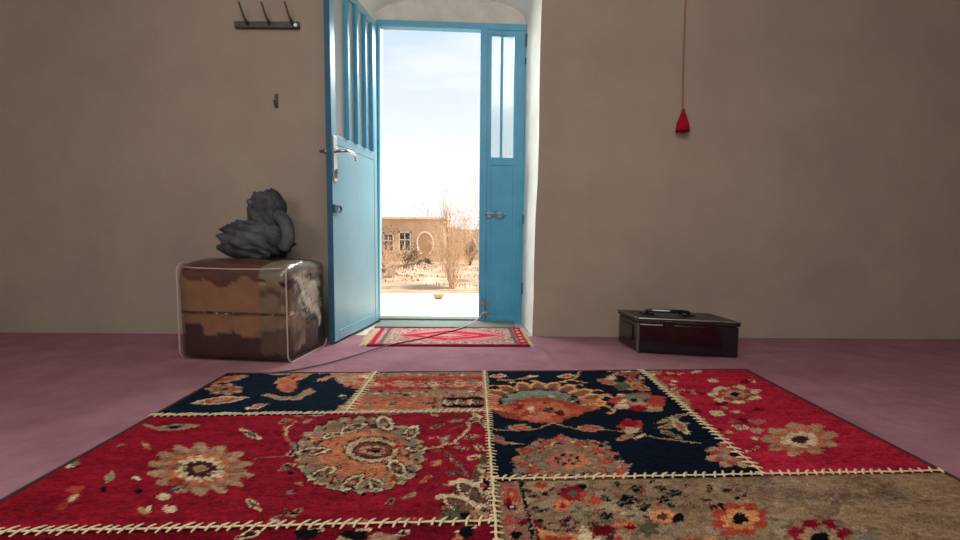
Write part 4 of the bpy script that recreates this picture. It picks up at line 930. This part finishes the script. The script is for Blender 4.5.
# bare trees / shrubs
def branch(mb, p, d, L, r, depth, rnd, spread, lv):
    n = 4; pts = [p]; q = p.copy(); dd = d.copy(); rs = [r]
    for i in range(n):
        dd = (dd+Vector((rnd.uniform(-1, 1), rnd.uniform(-1, 1), rnd.uniform(-.3, .6)))*.13).normalized(); q = q+dd*(L/n); pts.append(q.copy()); rs.append(r*(1-.55*(i+1)/n))
    mb.tube(pts, rs, 4 if depth else 5, cap=False)
    if depth == 0: lv.append(q.copy()); return
    for k in range(rnd.randint(2, 4)):
        t = rnd.uniform(.35, 1); i = min(n-1, int(t*n)); o = pts[i].lerp(pts[i+1], t*n-i)
        nd = (dd+Vector((rnd.uniform(-1, 1), rnd.uniform(-1, 1), rnd.uniform(-.2, .8)))*spread).normalized()
        branch(mb, o, nd, L*rnd.uniform(.5, .75), r*.55, depth-1, rnd, spread, lv)
def shrub(name, px, Y, hpx, wpx, stems, depth, m, label, cat, seed, leafm=None, nleaf=0, ls=.04, r=.022, spread=.5, group=None):
    rnd = random.Random(seed); x = onY(px, 260, Y).x; zb = float(gz(np.array([x]), np.array([Y]))[0])-.03
    h = hpx/F*Y; wd = wpx/F*Y; base = Vector((x, Y, zb)); e = empty(name, base, label, cat, group)
    mb = MB(); lv = []
    for s in range(stems):
        a = rnd.uniform(0, 6.28); rr = rnd.random()**.6; d = Vector((math.cos(a)*rr*wd/2, math.sin(a)*rr*wd/2, h)).normalized()
        L = h*rnd.uniform(.45, .8)*(1-.25*rr); branch(mb, base+Vector((rnd.uniform(-.06, .06), rnd.uniform(-.06, .06), 0)), d, L, r*rnd.uniform(.6, 1.1), depth, rnd, spread, lv)
    mb.out('stems', m, e)
    if leafm and nleaf:
        lm = MB()
        for k in range(nleaf):
            p = rnd.choice(lv)+Vector((rnd.gauss(0, 1), rnd.gauss(0, 1), rnd.gauss(0, 1)))*h*.05; d1 = Vector((rnd.uniform(-1, 1), rnd.uniform(-1, 1), rnd.uniform(-1, 1))).normalized()*ls; d2 = d1.cross(Vector((rnd.random(), rnd.random(), rnd.random()))).normalized()*ls*.5
            lm.add([p-d1, p+d2, p+d1, p-d2], [(0, 1, 2, 3)])
        lm.out('dry_leaves', leafm, e)
    return e
shrub('bare_shrub', 453, 15.0, 80, 62, 46, 2, M['twig'], 'tall bare straw coloured shrub fanning up from one base beyond the patio', 'shrub', 4, M['leaflt'], 700, .03, r=.013, spread=.65)
shrub('bare_shrub', 392, 17.5, 48, 60, 26, 2, M['twig'], 'pale bare shrub in front of the house windows, close to the left door jamb', 'shrub', 9, M['leaflt'], 260, .035, r=.013, spread=.8)
shrub('leafy_shrub', 384, 24, 36, 26, 16, 2, M['twigdk'], 'dark speckled shrub nearest the left jamb, against the house wall', 'shrub', 12, M['leafdk'], 300, .055, r=.014, spread=.9)
shrub('leafy_shrub', 407, 24.5, 22, 44, 22, 2, M['twigdk'], 'low dark speckled shrub below the pale lattice window', 'shrub', 15, M['leafdk'], 320, .06, r=.014, spread=.9)
shrub('low_bush', 424, 26, 9, 60, 30, 1, M['twigdk'], 'low grey green bush at the foot of the arched niche', 'bush', 17, M['greygreen'], 620, .07, r=.012, spread=1.2)
shrub('leafy_shrub', 470, 26, 34, 46, 22, 2, M['twigdk'], 'brownish shrub in front of the boundary wall at the right', 'shrub', 19, M['leafdk'], 200, .05, r=.014, spread=.9)
shrub('bare_tree', 449, 22, 68, 9, 4, 2, M['twigdk'], 'thin dark bare tree poking above the boundary wall behind the straw coloured shrub', 'tree', 23, r=.03, spread=.25)
shrub('bare_tree', 496, 9.0, 165, 34, 4, 3, M['twigpale'], 'pale bare tree half hidden behind the blue side panel', 'tree', 31, r=.017, spread=.6)
shrub('bare_shrub', 520, 16, 60, 40, 18, 2, M['twig'], 'bare shrub farther right, behind the blue side panel', 'shrub', 37, r=.018)
# stones on the yard
for k, (px, py, s, lb) in enumerate(((425, 284.5, .10, 'brown stone lying beyond the patio edge'),)):
    p = onZ(px, py, GZ)
# enamel bowl on the patio
bp_ = onZ(438.5, 299, -.02); rw = 6.8/F*bp_.y
bw = MB(); bw.lathe(bp_, [(rw*.45, 0), (rw*.55, .010), (rw*.85, .034), (rw, .05), (rw*.96, .051), (rw*.8, .037), (rw*.4, .014), (.001, .012)], 28)
tag(bw.out('bowl', M['bowl'], smooth=True), 'small pale bowl standing on the outer edge of the patio', 'bowl')

# ================================================================== LIGHT
W = bpy.data.worlds.new('World'); S.world = W; W.use_nodes = True; nt = W.node_tree; nt.nodes.clear()
o = nt.nodes.new('ShaderNodeOutputWorld'); bg = nt.nodes.new('ShaderNodeBackground'); tc = nt.nodes.new('ShaderNodeTexCoord')
mp = nt.nodes.new('ShaderNodeMapping'); mp.inputs['Scale'].default_value = (1.6, 1.6, 6.5); mp.inputs['Location'].default_value = (.35, .1, .25)
nz = nt.nodes.new('ShaderNodeTexNoise'); nz.inputs['Scale'].default_value = 1.6; nz.inputs['Detail'].default_value = 5
rp = nt.nodes.new('ShaderNodeValToRGB'); rp.color_ramp.elements[0].position = .38; rp.color_ramp.elements[1].position = .60
rp.color_ramp.elements[0].color = (*lin((200, 224, 241)), 1); rp.color_ramp.elements[1].color = (1, 1, 1, 1)
sx = nt.nodes.new('ShaderNodeSeparateXYZ'); mr = nt.nodes.new('ShaderNodeMapRange'); mr.inputs[1].default_value = .10; mr.inputs[2].default_value = .42; mr.clamp = True
mx = nt.nodes.new('ShaderNodeMix'); mx.data_type = 'RGBA'; mx.inputs[6].default_value = (1, 1, 1, 1)
mr2 = nt.nodes.new('ShaderNodeMath'); mr2.operation = 'MULTIPLY'; mr2.inputs[1].default_value = 1.0
nt.links.new(tc.outputs['Generated'], mp.inputs[0]); nt.links.new(mp.outputs[0], nz.inputs['Vector']); nt.links.new(nz.outputs['Fac'], rp.inputs[0])
nt.links.new(tc.outputs['Generated'], sx.inputs[0]); nt.links.new(sx.outputs['Z'], mr.inputs[0])
nt.links.new(mr.outputs[0], mx.inputs[0]); nt.links.new(rp.outputs[0], mx.inputs[7]); nt.links.new(mx.outputs[2], bg.inputs[0]); nt.links.new(bg.outputs[0], o.inputs[0])
bg.inputs[1].default_value = 1.08

def sun(name, d, e, ang, col=(1, 1, 1)):
    l = bpy.data.lights.new(name, 'SUN'); l.energy = e; l.angle = R(ang); l.color = col
    ob = bpy.data.objects.new(name, l); COL.objects.link(ob); ob.rotation_euler = (-Vector(d)).to_track_quat('-Z', 'Y').to_euler(); return ob
sun('sun', (.62, -.12, 1), 6.2, 1.2, (1, .96, .9))
def area(name, loc, tgt, sx_, sy_, e, col=(1, 1, 1)):
    l = bpy.data.lights.new(name, 'AREA'); l.shape = 'RECTANGLE'; l.size = sx_; l.size_y = sy_; l.energy = e; l.color = col
    ob = bpy.data.objects.new(name, l); COL.objects.link(ob); ob.location = loc; ob.rotation_euler = (Vector(tgt)-Vector(loc)).to_track_quat('-Z', 'Y').to_euler(); return ob
area('ceiling_fill', (-.1, .3, 2.65), (-.05, 1.3, 0), 2.0, 2.0, 72, (1, .96, .92))  # added fill over the rug and walls, no fixture here
area('rear_fill', (-1.3, -2.3, 1.5), (1.3, 2.6, .7), 1.6, 1.2, 44, (1, .97, .95))  # added fill from behind the camera, the rear wall has no window
area('doorway_fill', (.0, 3.9, 2.3), (-.1, 2.4, .1), 1.4, 1.0, 105, (.95, .98, 1))  # added area light outside, strengthens daylight through the doorway
area('recess_fill', (-1.3, 3.9, 1.7), (.35, 2.8, 1.1), .9, 1.2, 55, (1, .98, .95))  # second added light outside, whitens the right side of the recess

S.view_settings.view_transform = 'Standard'; S.view_settings.look = 'None'; S.view_settings.exposure = 0; S.view_settings.gamma = 1
cam = bpy.data.cameras.new('camera'); co = bpy.data.objects.new('camera', cam); COL.objects.link(co)
cam.sensor_fit = 'HORIZONTAL'; cam.sensor_width = 36; cam.lens = 18; cam.clip_start = .02; cam.clip_end = 300
co.matrix_world = Matrix.Translation(CAM) @ CAMR.to_4x4()
S.camera = co
